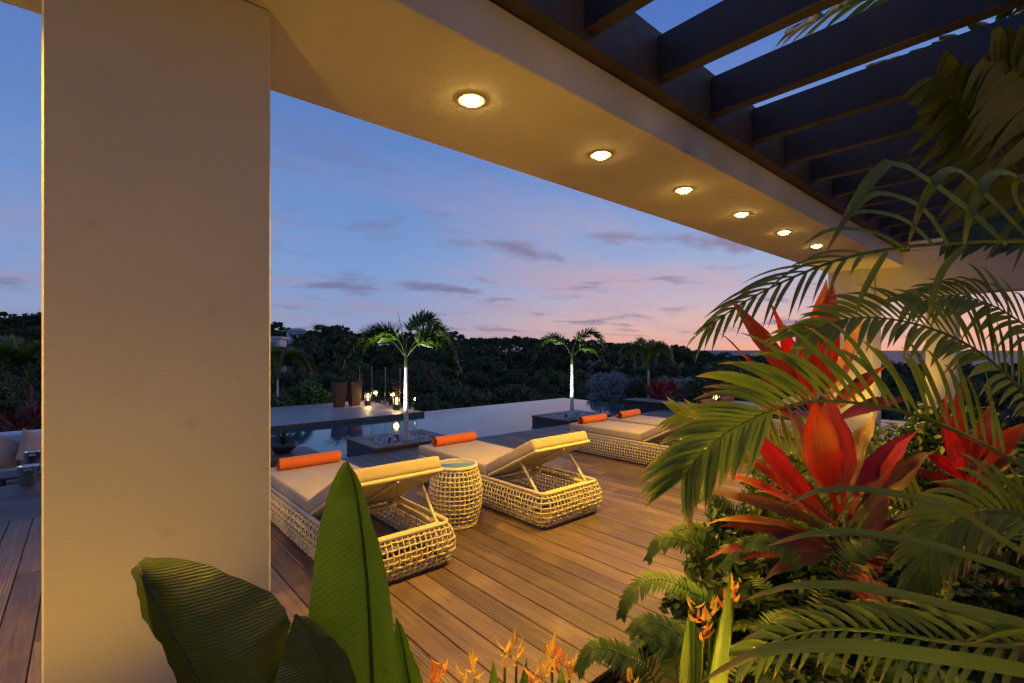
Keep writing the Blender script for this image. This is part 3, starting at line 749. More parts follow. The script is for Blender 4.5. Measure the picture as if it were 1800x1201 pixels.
while rr < 300:
    step = 3.1/rr if rr < 60 else (3.4/rr if rr < 120 else 4.2/rr)
    th = R(-16)+g.uniform(0, step)
    while th < R(100):
        r_ = rr*g.uniform(.93, 1.07); x, y = r_*math.sin(th), r_*math.cos(th)
        th += step*g.uniform(.75, 1.25)
        if (x < 16.6 and y < 11.4) or (x < 6.9 and y < 17.0) or (x < 8.5 and y < 13): continue
        deg = math.degrees(th)
        if deg > 84 and rr < 25: continue
        z = ground_h(x, y); s = g.uniform(.72, 1.18)*(1 if rr < 40 else 1.12)
        if rr < 40: s = min(s, (-.55-z)/4.6)
        if s < .35: continue
        if deg > 52: s *= .86
        if nt_ < 296 and rr < 85:
            ck, tk, mat = PROTO[g.choice([0,0,1,2,3,4,4,5,6,1])]
            t = link('hillside_tree', None, None, (x, y, z)); t.rotation_euler.z = g.uniform(0, 6.28); t.scale = (s*g.uniform(.9,1.15), s*g.uniform(.9,1.15), s*g.uniform(.85, 1.2))
            tag(t, TL[mat], 'tree', 'trees on the wooded slope: ' + {'leaf_wild': 'olive green', 'leaf_wild_dark': 'dark green', 'leaf_wild_brown': 'brownish'}[mat])
            link('crown', ck, t); link('trunk', tk, t); nt_ += 1
        else:
            src = g.choice(far_src); o = len(far.v); a = g.uniform(0, 6.28); c_, s_ = math.cos(a), math.sin(a)
            s *= 1.15 * (1.25 if g.random() < .12 else 1)
            far.v += [(x+s*(p[0]*c_-p[1]*s_), y+s*(p[0]*s_+p[1]*c_), z+s*p[2]*.95) for p in src.v]
            far.f += [tuple(o+k for k in f) for f in src.f]; far.uv += src.uv
    rr *= 1.13 if rr < 60 else 1.16; ring_i += 1
o = far.build('far_wood', 'leaf_wild_dark', None, False); tag(o, 'distant dark wood covering the ridge below the evening sky', 'wood', kind='stuff')
# coconut palms standing out on the ridge
for (u, v, d, lab) in ((1078, 628, 95, 'broad coconut palm rising above the ridge between the small uplit palm and the sea'), (545, 600, 120, 'distant coconut palm on the ridge near the pale roofs'), (600, 600, 130, 'distant coconut palm on the ridge between the white houses and the big uplit palm'), (37, 588, 95, 'distant coconut palm on the ridge above the sunken sofa'), (1262, 648, 40, 'slender palm in the slope garden beyond the red leaves')):
    p = P(u, v, d); zz = ground_h(p.x, p.y); hh = max(2.5, p.z-zz)
    t = empty('coconut_palm', (p.x, p.y, zz), lab, 'palm')
    mb = MB(); mb.tube([(0,0,-.5), (.15,0,hh*.5), (0,.1,hh)], [.2, .14, .1], 7); mb.build('trunk', 'trunk_brown', t)
    mb = MB(); L_ = d*.024+.3
    for k in range(15):
        az = 6.28*k/15+g.uniform(-.2,.2); e = g.uniform(.1, 1.3); c_, s_ = math.cos(az), math.sin(az)
        frond(mb, [(0,0,hh), (c_*L_*.4, s_*L_*.4, hh+L_*.4*e), (c_*L_*.8, s_*L_*.8, hh+L_*(.45*e-.15)), (c_*L_, s_*L_, hh+L_*(.3*e-.45))], 16, L_*.3, L_*.035, .4, planes=1, r0=.03)
    mb.build('crown', 'leaf_wild_dark', t)
# houses on the ridge
def house(u, v, d, w, h, dep, lab, roof='house_roof', lit=False, flat=False):
    p = P(u, v, d); t = empty('hillside_house', (p.x, p.y, p.z-3), lab, 'house', rz=-YAW+R(12))
    bx('wall', (-w/2, -dep/2, -3), (w/2, dep/2, h+3-.4), 'house_white', t)
    rf = MB(); z0 = h+3-.4
    if flat: rf.box((-w/2-.4, -dep/2-.4, z0+.01), (w/2+.4, dep/2+.4, z0+.35))
    else:
        a = (w/2+.6, dep/2+.6); b = w*.22
        rf.quadgrid([[(-a[0],-a[1],z0), (a[0],-a[1],z0), (a[0],a[1],z0), (-a[0],a[1],z0)], [(-b,-.05,z0+h*.55), (b,-.05,z0+h*.55), (b,.05,z0+h*.55), (-b,.05,z0+h*.55)]], closed=True); rf.face([(-b,-.05,z0+h*.55), (b,-.05,z0+h*.55), (b,.05,z0+h*.55), (-b,.05,z0+h*.55)])
    rf.build('roof', roof, t, False)
    n = max(2, int(w/2.4))
    for k in range(n):
        xx = -w/2+w*(k+.5)/n
        f = bx('window', (xx-.5, -dep/2-.06, 3+h*.15-.4), (xx+.5, -dep/2-.003, 3+h*.7-.4), 'dark_pot', t)
        bx('pane', (xx-.42, -dep/2-.085, 3+h*.2-.4), (xx+.42, -dep/2-.063, 3+h*.65-.4), 'house_light' if lit and k == n-1 else 'table_glass', f)
house(522, 590, 150, 5.0, 1.7, 5, 'white house with pale blue hipped roof on the ridge')
house(577, 592, 165, 4.6, 1.7, 5, 'white house with one lit window on the ridge', lit=True)
house(474, 612, 85, 4.4, 2.0, 5, 'flat roofed white house among trees beside the pillar', roof='house_white', flat=True)
house(898, 622, 110, 2.4, .8, 3, 'tiny pale roofed house half hidden in the wood', roof='house_white', flat=True)
# ------------------------------------------------------------------ garden plants round the pool
def shrub(loc, rx, rz, mat, lab, name='garden_shrub', seed=1, leaf=.045, nc=22, nl=90, group=None):
    t = empty(name, loc, lab, 'shrub', group)
    mb = leafy_crown(seed, rx, rz, nc, nl, leaf, rz*.75); o = mb.build('foliage', mat, t, False)
    g_ = random.Random(seed); mb = MB()
    for k in range(7):
        a = g_.uniform(0, 6.28); l = rx*g_.uniform(.3, .8); mb.tube([(0,0,-.1), (l*.4*math.cos(a), l*.4*math.sin(a), rz*.5), (l*math.cos(a), l*math.sin(a), rz*1.1)], [.014, .01, .005], 5)
    mb.build('stem', 'trunk_brown', t); return t
GZ = -.42
shrub((4.65, 14.0, GZ), .62, .62, 'leaf_foxtail', 'round bright green shrub behind the far deck', seed=31, leaf=.06)
shrub((3.95, 13.75, GZ), .42, .40, 'leaf_palm_yellow', 'low yellow green shrub glowing beside the far deck', seed=32, leaf=.05)
shrub((3.2, 14.3, GZ), .5, .5, 'leaf_shrub', 'small dark shrub behind the glowing yellow one', seed=35, leaf=.05)
for i, (u, d, rx, rz) in enumerate(((1068, 17.0, .85, .62), (1096, 16.2, .8, .66), (1190, 15.2, .7, .6))):
    p = P(u, 700, d); shrub((p.x, p.y, GZ), rx, rz, 'leaf_silver', ['silvery grey shrub at the corner of the pool', 'silvery grey shrub beside the dark clipped hedge', 'silvery grey shrub behind the dark bench'][i], seed=40+i, leaf=.05, nc=26)
p = P(1128, 700, 15.7); shrub((p.x, p.y, GZ), .75, .58, 'leaf_wild_dark', 'dark clipped shrub between the silvery ones', seed=47, leaf=.04, nc=30)
for i, (u, d, rx, rz) in enumerate(((1250, 14.5, .9, .75), (1300, 14, .9, .9), (1370, 15, 1.0, .8), (1450, 15.5, 1.1, .9))):
    p = P(u, 700, d); shrub((p.x, p.y, GZ), rx, rz, 'leaf_shrub', 'leafy green shrub in the garden beyond the bench', seed=50+i, leaf=.06, group='green shrubs beyond the bench')
p = P(1140, 700, 15.0); small_palm('garden_palm', (p.x, p.y, GZ), 1.25, .95, 'young palm with yellowish crown behind the dark bench', None, 'leaf_palm_yellow', 61, 6, 20, False)
p = P(488, 690, 15.2); small_palm('garden_palm', (p.x, p.y, GZ), .95, 1.05, 'young palm with drooping yellow green fronds behind the far deck', None, 'leaf_palm', 63, 7, 0, False)
p = P(52, 690, 10.2); small_palm('garden_palm', (p.x, p.y, GZ), .95, 1.25, 'stout young palm behind the sunken sofa', None, 'leaf_palm', 64, 7, 25, False, tr=1.5, tm='trunk_brown', cm='trunk_brown')
def ti_plant(name, loc, h, leaves, lab, group=None, stem=True, seed=1, w=.085, pal=('leaf_red', 'leaf_burgundy', 'leaf_orange', 'leaf_bronze'), n=22, ll=.5):
    """cane plant with a rosette of broad strap leaves; leaves: None or list of (tip, width, mat, sag, start)"""
    g_ = random.Random(seed); t = empty(name, loc, lab, 'ti plant', group); o = Vector(loc)
    mb = MB(); mb.tube([(0,0,-.08), (.01,0,h*.5), (0,0,h)], [.018, .015, .011], 8)
    mb.build('stem', 'trunk_brown', t)
    if leaves is None:
        leaves = []
        for k in range(n):
            q = k/n; a = k*2.4+g_.uniform(-.2,.2); e = 1.35-1.5*(1-q)+g_.uniform(-.15,.15); l = ll*g_.uniform(.8,1.1)
            tip = Vector((math.cos(a)*math.cos(e)*l, math.sin(a)*math.cos(e)*l, h-.12*(1-q)+math.sin(e)*l*.9)); leaves.append((tip, w*g_.uniform(.8,1.15), pal[0] if q > .45 else g_.choice(pal[1:]), .12, h-.22*(1-q)))
        loc_t = True
    else: loc_t = False
    for (tip, wd, mat, sag, z0) in leaves:
        b = Vector((0, 0, z0)) if not isinstance(z0, Vector) else z0-o
        tp = tip if loc_t else tip-o
        mid = (b+tp)*.5+Vector((0,0,1))*(tp-b).length*sag
        pts = bez(b, mid, tp, 13); bend = Vector((g_.gauss(0,1), g_.gauss(0,1), 0))*.035*(tp-b).length; pts = [p+bend*math.sin(math.pi*(i/12)*1.3) for i, p in enumerate(pts)]; pts[-1] -= Vector((0,0,1))*.012
        prof = [.10, .11, .16, .42, .72, .92, 1, .99, .9, .74, .52, .26, .02]
        dirv = (tp-b).normalized(); hv = Vector((g_.uniform(-.4,.4), g_.uniform(-.4,.4), 1)); side = dirv.cross(hv)
        toc = (Vector((0,0,H))-o-mid).normalized()
        nrm = (hv*.55+toc*.8+Vector((g_.gauss(0,.3), g_.gauss(0,.3), 0)))
        mb = MB(); mb.blade(pts, [wd*.96*x for x in prof], nrm, g_.uniform(.2, .6), g_.uniform(-.9, .9), .16, g_.uniform(0, 6)); mb.build('leaf', mat, t)
    return t
for (u, v, d, lab) in ((1155, 700, 14.6, 'magenta leaved ti plant beside the yellowish young palm'), (1178, 702, 14.9, 'small dull pink ti plant behind the dark bench'), (1255, 700, 13.5, 'dark red ti plant near the lantern behind the bench')):
    p = P(u, v, d); ti_plant('ti_plant', (p.x, p.y, GZ), .55, None, lab, seed=int(u), ll=.55, w=.1)
p = P(30, 720, 9.4); ti_plant('ti_plant', (p.x, p.y, GZ), .35, None, 'burgundy ti plant below the stout young palm', seed=3, ll=.6, w=.1, pal=('leaf_burgundy', 'leaf_burgundy', 'leaf_bronze'))
p = P(64, 720, 9.8); ti_plant('ti_plant', (p.x, p.y, GZ), .4, None, 'dark red ti plant at the foot of the stout young palm', seed=4, ll=.6, w=.1, pal=('leaf_burgundy', 'leaf_red', 'leaf_bronze'))
for i, (u, d) in enumerate(((-20, 10.6), (20, 11.0), (60, 11.2), (100, 10.8))):
    p = P(u, 720, d); shrub((p.x, p.y, GZ), .6, .42, 'leaf_shrub', 'low green shrub in the bed behind the sunken sofa', seed=70+i, leaf=.05, group='low shrubs behind the sofa')
# agave in a bowl on the step
t = empty('potted_agave', (1.96, 6.80, .091), 'spiky agave in a dark bowl on the low pool step', 'potted plant')
mb = MB(); mb.lathe([(.001, 0), (.09, 0), (.16, .07), (.185, .13), (.17, .13), (.14, .10), (.001, .10)], 24); mb.build('bowl', 'dark_pot', t)
for k in range(24):
    a = k*2.4; e = .35+1.1*k/24; l = .26
    mb = MB(); mb.blade(bez((0,0,.1), (math.cos(a)*l*.4*math.cos(e), math.sin(a)*l*.4*math.cos(e), .1+l*.6*math.sin(e)), (math.cos(a)*l*math.cos(e), math.sin(a)*l*math.cos(e), .1+l*math.sin(e)), 6), [.022, .028, .026, .02, .011, .001], (0,0,1), .5); mb.build('leaf', 'leaf_shrub', t)
# ------------------------------------------------------------------ sunken lounge left of the pillar
mb = MB(); mb.box((-3.7, 7.525, -.75), (.6, 10.1, -.5)); struct('lounge_floor', mb, 'terrace_tile')
t = empty('lounge_sofa', (-1.5, 9.3, -.498), 'low built in sofa with pale back in the sunken lounge', 'sofa')
bx('base', (-2.1, -.65, 0), (1.9, .45, .28), 'sofa_white', t, .01)
bx('seat_cushion', (-2.1, -.68, .283), (1.9, .14, .40), 'sofa_fabric', t, .03)
bx('backrest', (-2.1, .16, .29), (1.9, .5, .80), 'sofa_white', t, .04)
def pillow(loc, rot, lab, s=.45):
    mb = MB(); rows = []; n = 14
    for side in (1, -1):
        rows = []
        for i in range(n+1):
            row = []
            for j in range(n+1):
                a, b = i/n*2-1, j/n*2-1; e = (1-a*a)**.45*(1-b*b)**.45 if abs(a) < 1 and abs(b) < 1 else 0
                k = 1-.07*(1-abs(a))*abs(b)-.07*(1-abs(b))*abs(a)
                row.append((a*s/2*k, side*.085*e, b*s/2*k))
            rows.append(row)
        mb.quadgrid(rows)
    o = mb.build('throw_pillow', 'sofa_fabric'); o.location = loc; o.rotation_euler = rot; tag(o, lab, 'pillow', 'pillows on the sunken sofa')
pillow((-.80, 9.2, .11), (R(-22), R(30), R(34)), 'beige pillow leaning on the sofa back, away from the ice bucket')
pillow((-.50, 9.22, .11), (R(-22), R(28), R(38)), 'beige pillow leaning on the sofa back, behind the ice bucket')
def bucket(loc, r, h, lab):
    t = empty('ice_bucket', loc, lab, 'ice bucket')
    mb = MB(); mb.lathe([(.001, 0), (r*.78, 0), (r*.82, .006), (r, h-.01), (r*1.06, h), (r*1.03, h+.006), (r*.96, h-.004), (r*.76, .012), (.001, .012)], 32); mb.build('body', 'steel', t)
    for s in (-1, 1):
        mb = MB(); mb.tube([(-.03, s*r*.95, h*.82), (-.028, s*r*1.22, h*.86), (.028, s*r*1.22, h*.86), (.03, s*r*.95, h*.82)], .006, 6); mb.build('handle', 'steel', t)
bucket((-.46, 7.36, .001), .088, .20, 'polished steel ice bucket on the edge of the deck')
bucket((-.46, 7.88, .043), .075, .23, 'taller steel wine cooler behind the ice bucket')
t = empty('low_table', (-.45, 7.9, -.498), 'low dark side table holding the wine cooler', 'table'); bx('table_top', (-.3, -.22, .513), (.3, .22, .539), 'dark_wood', t, .004)
for sx in (-1, 1):
    for sy in (-1, 1): bx('leg', (sx*.26-.02, sy*.18-.02, 0), (sx*.26+.02, sy*.18+.02, .512), 'dark_wood', t)
# ------------------------------------------------------------------ foreground planting
def PP(seq, d=None): return [P(*(q if len(q) == 3 else (*q, d))) for q in seq]
def edge_leaf(t, mid, left, right, mat, n=26, m=6, rib=.006, rip=.004, taper=True):
    """broad leaf between two edges and a midrib, each a list of world points"""
    t_o = t.location; M_, L_, R_ = spline(mid, n), spline(left, n), spline(right, n)
    mb = MB(); rows = []; uvs = []
    for i in range(n):
        row = []; uv = []
        for k in range(-m, m+1):
            e = L_[i] if k < 0 else R_[i]; q = abs(k)/m; p = M_[i].lerp(e, q)
            nn = (e-M_[i]); w = nn.length
            bow = (Vector((0,0,0))-Vector((math.sin(YAW), math.cos(YAW), 0)))*(math.sin(q*math.pi)*w*.10 + rip*(math.sin(i*.8+q*2)+.6*math.sin(i*2.1))*q)
            row.append(p+bow-t_o); uv.append((q, i/(n-1)))
        rows.append(row); uvs.append(uv)
    mb.quadgrid(rows, uvs); lf = mb.build('leaf', mat, t)
    mb = MB(); mb.tube([p-t_o-Vector((math.sin(YAW), math.cos(YAW), 0))*.002 for p in M_], [rib*(.25+.75*i/(n-1)) for i in range(n)], 6); mb.build('midrib', 'leaf_palm', lf)
    return lf
# upright banana leaves in front of the broad pillar
b0 = P(655, 1350, 1.12); t = empty('banana_plant', (b0.x, b0.y, -.04), 'tall upright bright green banana leaf with smaller ones round it', 'banana plant')
edge_leaf(t, PP([(610,811),(624,850),(633,905),(640,960),(646,1020),(650,1080),(653,1140),(655,1201),(656,1290),(656,1390)], 1.13),
          PP([(606,811),(583,848),(567,905),(556,960),(548,1020),(542,1085),(537,1150),(534,1215),(560,1300),(645,1395)], 1.06),
          PP([(613,811),(632,848),(650,905),(667,955),(680,1018),(690,1080),(697,1145),(703,1205),(700,1300),(664,1395)], 1.11), 'leaf_banana')
edge_leaf(t, PP([(697,1085),(706,1120),(714,1165),(722,1215),(726,1300),(722,1390)], 1.24), PP([(695,1085),(692,1120),(690,1165),(690,1215),(700,1300),(716,1390)], 1.2),
          PP([(699,1085),(716,1125),(731,1165),(746,1210),(752,1300),(728,1390)], 1.22), 'leaf_banana')
base = b0.copy(); base.z = -.04
mb = MB(); mb.tube([Vector((0,0,-.06)), P(656,1390,1.13)-t.location], [.03, .012], 8); mb.build('stem', 'leaf_palm', t)
mb = MB(); mb.tube([Vector((.02,0,-.06)), P(722,1390,1.24)-t.location], [.02, .008], 8); mb.build('stem', 'leaf_palm', t)
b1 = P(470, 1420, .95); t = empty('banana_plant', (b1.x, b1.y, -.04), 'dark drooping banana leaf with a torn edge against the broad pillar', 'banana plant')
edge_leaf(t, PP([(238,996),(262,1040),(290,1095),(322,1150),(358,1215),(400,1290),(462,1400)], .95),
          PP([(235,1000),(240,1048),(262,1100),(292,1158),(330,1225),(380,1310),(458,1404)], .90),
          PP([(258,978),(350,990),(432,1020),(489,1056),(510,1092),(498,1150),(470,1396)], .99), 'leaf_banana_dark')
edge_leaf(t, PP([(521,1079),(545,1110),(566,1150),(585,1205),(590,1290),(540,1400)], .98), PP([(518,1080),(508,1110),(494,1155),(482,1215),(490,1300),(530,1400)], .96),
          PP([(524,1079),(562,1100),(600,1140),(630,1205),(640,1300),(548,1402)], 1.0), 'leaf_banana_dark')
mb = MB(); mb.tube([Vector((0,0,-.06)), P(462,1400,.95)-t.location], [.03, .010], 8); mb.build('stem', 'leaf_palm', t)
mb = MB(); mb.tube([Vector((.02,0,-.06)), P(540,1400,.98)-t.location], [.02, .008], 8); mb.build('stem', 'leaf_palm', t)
# heliconias along the edge of the bed
def heliconia(u, d, leaves, flowers, lab, seed=1):
    g_ = random.Random(seed); b = P(u, 1300, d); t = empty('heliconia', (b.x, b.y, -.05), lab, 'heliconia'); o = t.location
    for (lu, lv, w, ld) in leaves:
        tip = P(lu, lv, ld)-o; bs = Vector((g_.uniform(-.03,.03), g_.uniform(-.03,.03), 0)); mid = Vector((tip.x*.6, tip.y*.6, tip.z*.55))
        mb = MB(); pts = bez(bs, mid, tip, 12); mb.blade(pts, [w*x for x in (.06,.07,.08,.3,.65,.9,1,.98,.85,.6,.3,.01)], Vector((-math.sin(YAW), -math.cos(YAW), .3)), .3, g_.uniform(-.3,.3)); mb.build('leaf', 'leaf_banana', t)
    for (fu, fv, fd, mat) in flowers:
        tip = P(fu, fv, fd)-o; st = MB(); st.tube(bez((tip.x*.5, tip.y*.5, 0), (tip.x*.8, tip.y*.8, tip.z*.5), tip-Vector((0,0,.06)), 6), [.005]*5+[.004], 5); st.build('flower_stem', 'leaf_palm_yellow', t)
        mb = MB()
        for k in range(7):
            a = g_.uniform(0, 6.28); l = g_.uniform(.028, .055); e = g_.uniform(.5, 1.4); p0 = tip+Vector((0,0,-.065+.010*k))
            p2 = p0+Vector((math.cos(a)*math.cos(e), math.sin(a)*math.cos(e), math.sin(e)))*l
            mb.blade(bez(p0, (p0+p2)/2+Vector((math.cos(a), math.sin(a), -.2))*l*.2, p2, 5), [.008,.014,.012,.008,.001], (math.cos(a), math.sin(a), .4), .5)
        mb.build('flower', mat, t)
heliconia(780, 1.42, [(735,1215,.07,1.4)], [(773,1163,1.42,'petal_orange'),(762,1188,1.4,'petal_orange'),(835,1158,1.45,'petal_yellow'),(815,1182,1.43,'petal_yellow')], 'heliconia with orange and yellow flowers beside the upright banana leaf', 1)
heliconia(885, 1.45, [(867,1160,.075,1.42),(926,1156,.06,1.48)], [(887,1138,1.5,'petal_yellow'),(908,1130,1.5,'petal_yellow'),(940,1182,1.42,'petal_orange')], 'heliconia with two pointed leaves and yellow flowers in the middle of the bed', 2)
heliconia(985, 1.45, [(987,1168,.08,1.42)], [(970,1140,1.48,'petal_yellow'),(984,1145,1.48,'petal_orange'),(1001,1160,1.46,'petal_yellow'),(958,1172,1.45,'petal_yellow'),(1110,1185,1.5,'petal_yellow')], 'heliconia with one blunt leaf and yellow flowers next to the fern', 3)
heliconia(1215, 1.45, [(1213,1062,.085,1.5),(1265,1085,.06,1.4),(1285,1000,.05,1.35)], [(1250,1055,1.45,'petal_yellow'),(1236,1088,1.42,'petal_orange'),(1275,1045,1.5,'petal_orange'),(1222,1058,1.47,'petal_yellow'),(1288,1022,1.5,'petal_orange')], 'tall heliconia with long upright leaves and orange flowers among ferns', 4)
# ferns
def fern(base, fr, lab, seed, mat='leaf_fern', ll=.085, w=.0115, extra=5):
    global rnd
    keep = rnd; rnd = random.Random(seed); b = Vector((base.x, base.y, -.05)); t = empty('fern', b, lab, 'fern')
    for pts in fr:
        p = [Vector((0,0,.0))]+[q-b for q in pts]; mb = MB(); frond(mb, p, 44, ll, w, .2, nrm=(-math.sin(YAW)*.6, -math.cos(YAW)*.6, .9), planes=1, ang=80, r0=.003, jit=.06, up=0, tip=.9, seg=4); mb.build('frond', mat, t)
    for k in range(extra):
        a = rnd.uniform(0, 6.28); l = rnd.uniform(.3, .5); c_, s_ = math.cos(a), math.sin(a)
        mb = MB(); frond(mb, [(0,0,0), (c_*l*.3, s_*l*.3, l*.8), (c_*l*.7, s_*l*.7, l*.95), (c_*l*1.1, s_*l*1.1, l*.7)], 34, ll, w, .2, planes=1, ang=80, r0=.004, jit=.06, up=0, tip=.9); mb.build('frond', mat, t)
    rnd = keep
fern(P(1300,1200,1.9), [PP([(1262,1092),(1215,1040),(1150,1018),(1105,1048),(1092,1085)], 1.85), PP([(1255,1150),(1190,1112),(1135,1092),(1108,1112)], 1.75)], 'fern arching over the deck boards beside the tall heliconia', 1)
fern(P(1180,1290,1.6), [PP([(1150,1200),(1095,1152),(1045,1140),(1016,1180)], 1.6), PP([(1190,1180),(1160,1130),(1120,1105)], 1.6)], 'dark low fern reaching across the deck at the bed edge', 2, extra=3)
fern(P(1330,1130,2.35), [PP([(1255,990),(1200,950),(1160,950),(1138,985)], 2.3), PP([(1260,960),(1225,930),(1190,935),(1165,965)], 2.4), PP([(1300,930),(1270,880),(1235,868),(1205,900)], 2.4)], 'fern with pale fronds tucked under the red leaves', 3)
fern(P(1420,1120,2.0), [PP([(1400,1010),(1370,960),(1310,955),(1270,1000)], 2.0), PP([(1480,1010),(1520,960),(1580,960)], 2.1)], 'dark fern at the foot of the large red plant', 4)
fern(P(1650,1050,2.5), [PP([(1650,950),(1700,920),(1760,930)], 2.5), PP([(1640,960),(1600,930),(1560,960)], 2.5)], 'fern between the two red leaved plants', 5)
# leafy shrubs filling the bed
for i, (u, d, rx, rz) in enumerate(((1300, 2.55, .30, .42), (1250, 2.2, .22, .30), (1390, 2.3, .3, .36), (1500, 2.7, .34, .42), (1600, 2.1, .3, .34), (1720, 2.4, .4, .42), (1420, 3.3, .42, .5), (1580, 3.6, .45, .6), (1700, 3.4, .45, .7), (1800, 3.0, .5, .6), (1350, 1.75, .2, .22), (1520, 1.6, .24, .22), (1680, 1.6, .26, .26))):
    p = P(u, 900, d); lab = ['leafy bed shrub between the arching fern and the red leaves', 'small leafy shrub beside the tall heliconia', 'dense shrub under the large red plant', 'dense shrub behind the red plant stem', 'shrub between the large and the smaller red plant', 'shrub below the smaller red plant', 'shrub in the bed beyond the large red plant', 'tall shrub between the red plants and the far pillar', 'tall shrub behind the smaller red plant', 'broad shrub at the end of the bed', 'low ground shrub at the heliconia foot', 'low ground shrub in front of the large red plant', 'low ground shrub in front of the smaller red plant'][i]
    shrub((p.x, min(p.y, 1.25), -.05), rx, rz, 'leaf_shrub' if i % 3 else 'leaf_fern', lab, 'bed_shrub', seed=500+i, leaf=.034, nc=26, nl=70)
# red ti plants
def ti_px(base_u, d, top, leaves, lab, seed):
    p = P(base_u, 1000, d); tp = P(*top); loc = (p.x, p.y, -.05)
    L_ = []
    for (tu, tv, td, w, mat, sag, su, sv) in leaves: L_.append((P(tu, tv, td), w, mat, sag, P(su, sv, d)))
    return ti_plant('red_ti_plant', loc, tp.z+.05, L_, lab, seed=seed)
rd, bu, orr, bz = 'leaf_red', 'leaf_burgundy', 'leaf_orange', 'leaf_bronze'
ti_px(1487, 2.2, (1487, 900, 2.2), [
    (1425,700,2.05,.15,rd,.03,1475,900), (1380,705,2.2,.12,rd,.03,1472,905), (1460,690,2.3,.13,rd,.0,1480,900), (1295,752,2.0,.10,rd,.10,1470,925), (1632,742,2.1,.11,rd,.08,1492,915), (1600,755,2.3,.10,rd,.06,1492,910),
    (1640,790,2.1,.10,bz,.12,1495,930), (1245,828,2.1,.07,orr,.12,1478,940), (1272,785,2.2,.06,orr,.10,1474,925), (1250,865,2.0,.06,bz,.10,1478,950), (1236,915,2.0,.055,bz,.12,1480,960), (1262,925,2.1,.06,bu,.12,1480,965),
    (1255,978,1.95,.075,bu,.14,1482,970), (1345,1020,2.0,.08,bz,.22,1482,975), (1568,870,2.1,.07,bu,.05,1495,985), (1628,890,2.1,.07,bu,.06,1495,990), (1655,985,2.1,.06,bz,.14,1495,985), (1560,1092,1.95,.11,bz,.42,1492,990),
    (1530,1080,2.0,.10,orr,.36,1490,985), (1330,860,2.4,.08,bu,.08,1476,930), (1350,805,2.4,.08,bu,.05,1476,920), (1535,720,2.4,.10,bu,.03,1488,905), (1610,1040,2.1,.07,orr,.3,1494,985), (1300,985,2.2,.07,bu,.16,1480,970)],
    'large red ti plant with broad scarlet leaves in the middle of the bed', 11)
ti_px(1436, 2.75, (1436, 740, 2.75), [
    (1254,580,2.6,.105,orr,.04,1432,745), (1285,521,2.7,.10,bu,.04,1434,740), (1351,527,2.7,.11,rd,.02,1434,735), (1446,490,2.75,.13,orr,.0,1436,725), (1466,490,2.65,.14,rd,.0,1440,728), (1400,560,2.9,.12,rd,.02,1436,735), (1290,690,2.7,.09,rd,.12,1434,760), (1560,640,2.7,.10,rd,.05,1440,745), (1520,560,2.8,.11,rd,.02,1440,735), (1330,720,2.6,.08,bz,.12,1434,765), (1600,700,2.9,.09,bu,.1,1440,755)],
    'tall ti plant with red leaves standing up against the evening sky', 12)
ti_px(1712, 2.5, (1712, 850, 2.5), [
    (1650,672,2.4,.09,rd,.0,1708,850), (1682,665,2.5,.09,rd,.0,1710,850), (1800,738,2.4,.10,orr,.06,1716,855), (1625,795,2.4,.09,rd,.06,1708,865), (1598,822,2.5,.08,bu,.06,1708,880), (1745,700,2.5,.09,rd,.0,1713,850), (1790,800,2.4,.08,bz,.1,1716,870), (1755,862,2.3,.10,bz,.22,1716,875),
    (1600,930,2.4,.07,bu,.1,1708,890), (1690,950,2.3,.07,bz,.2,1710,895), (1790,930,2.4,.08,bu,.15,1716,890), (1655,740,2.3,.09,rd,.03,1708,860), (1780,990,2.3,.08,orr,.2,1714,900)],
    'smaller red ti plant with a curled bronze leaf, under the banana tree', 13)
# areca palms: every leaflet a piece of its frond
LEAFLET_N = 0
def near_frond(t, pts, n, ll, w, nrm, droop, mat, ang=48, sides=(1, -1), q0=.3, seg=8, scale_tip=.55, jit=.08, up=.2, mul=(1, 1), clear=0):
    o = t.location; path = [p-o for p in spline(pts, 60)]; nrm = Vector(nrm)
    mb = MB(); mb.tube(path[::3]+[path[-1]], [.009*(1-.78*i/20) for i in range(21)], 6); fr = mb.build('frond', 'leaf_palm', t)
    for i in range(n):
        q = q0+(.99-q0)*i/(n-1); k = q*59; a = path[int(k)]; b = path[min(59, int(k)+1)]; p = a.lerp(b, k-int(k)); tt = (path[min(59, int(k)+2)]-path[max(0, int(k)-2)]).normalized()
        s = tt.cross(nrm).normalized(); nn = s.cross(tt); qq = (q-q0)/(1-q0)
        L_ = ll*(.62+.38*math.sin(math.pi*min(1, qq*1.25+.2)))*(1-(1-scale_tip)*max(0, qq-.55)/.45)
        for sd in sides:
            A = R(ang*(1-.4*qq))+rnd.uniform(-jit, jit); el = up+rnd.uniform(-jit, jit)*1.5
            d = (tt*math.cos(A)+(s*sd*math.cos(el)+nn*math.sin(el))*math.sin(A)).normalized(); l = L_*rnd.uniform(.85, 1.12)*(mul[0] if sd > 0 else mul[1]*(.5+.5*qq))
            if sd < 0 and clear and qq < clear: continue
            dr = droop*rnd.uniform(.7, 1.35)
            pp = [p+d*l*x-Vector((0,0,1))*dr*l*x**2.3 for x in [j/seg for j in range(seg+1)]]
            ww = [w*x for x in (.35, .75, .95, 1, .98, .85, .64, .36, .03)]
            mb = MB(); mb.blade(pp, ww, nn*sd, .22, rnd.uniform(-.35, .35)); mb.build('leaflet', mat, fr)
rnd = random.Random(99)
VB = Vector((-math.sin(YAW), -math.cos(YAW), 0))                    # towards the house
c1 = P(1985, 1100, 2.0); t = empty('areca_palm', (c1.x, c1.y, -.05), 'areca palm with long green fronds arching over the red plants', 'palm')
crown1 = P(1960, 930, 2.0)
mb = MB(); mb.tube([Vector((0,0,-.05)), (crown1-t.location)*.55, crown1-t.location], [.03, .026, .02], 10); mb.build('cane', 'leaf_palm_yellow', t)
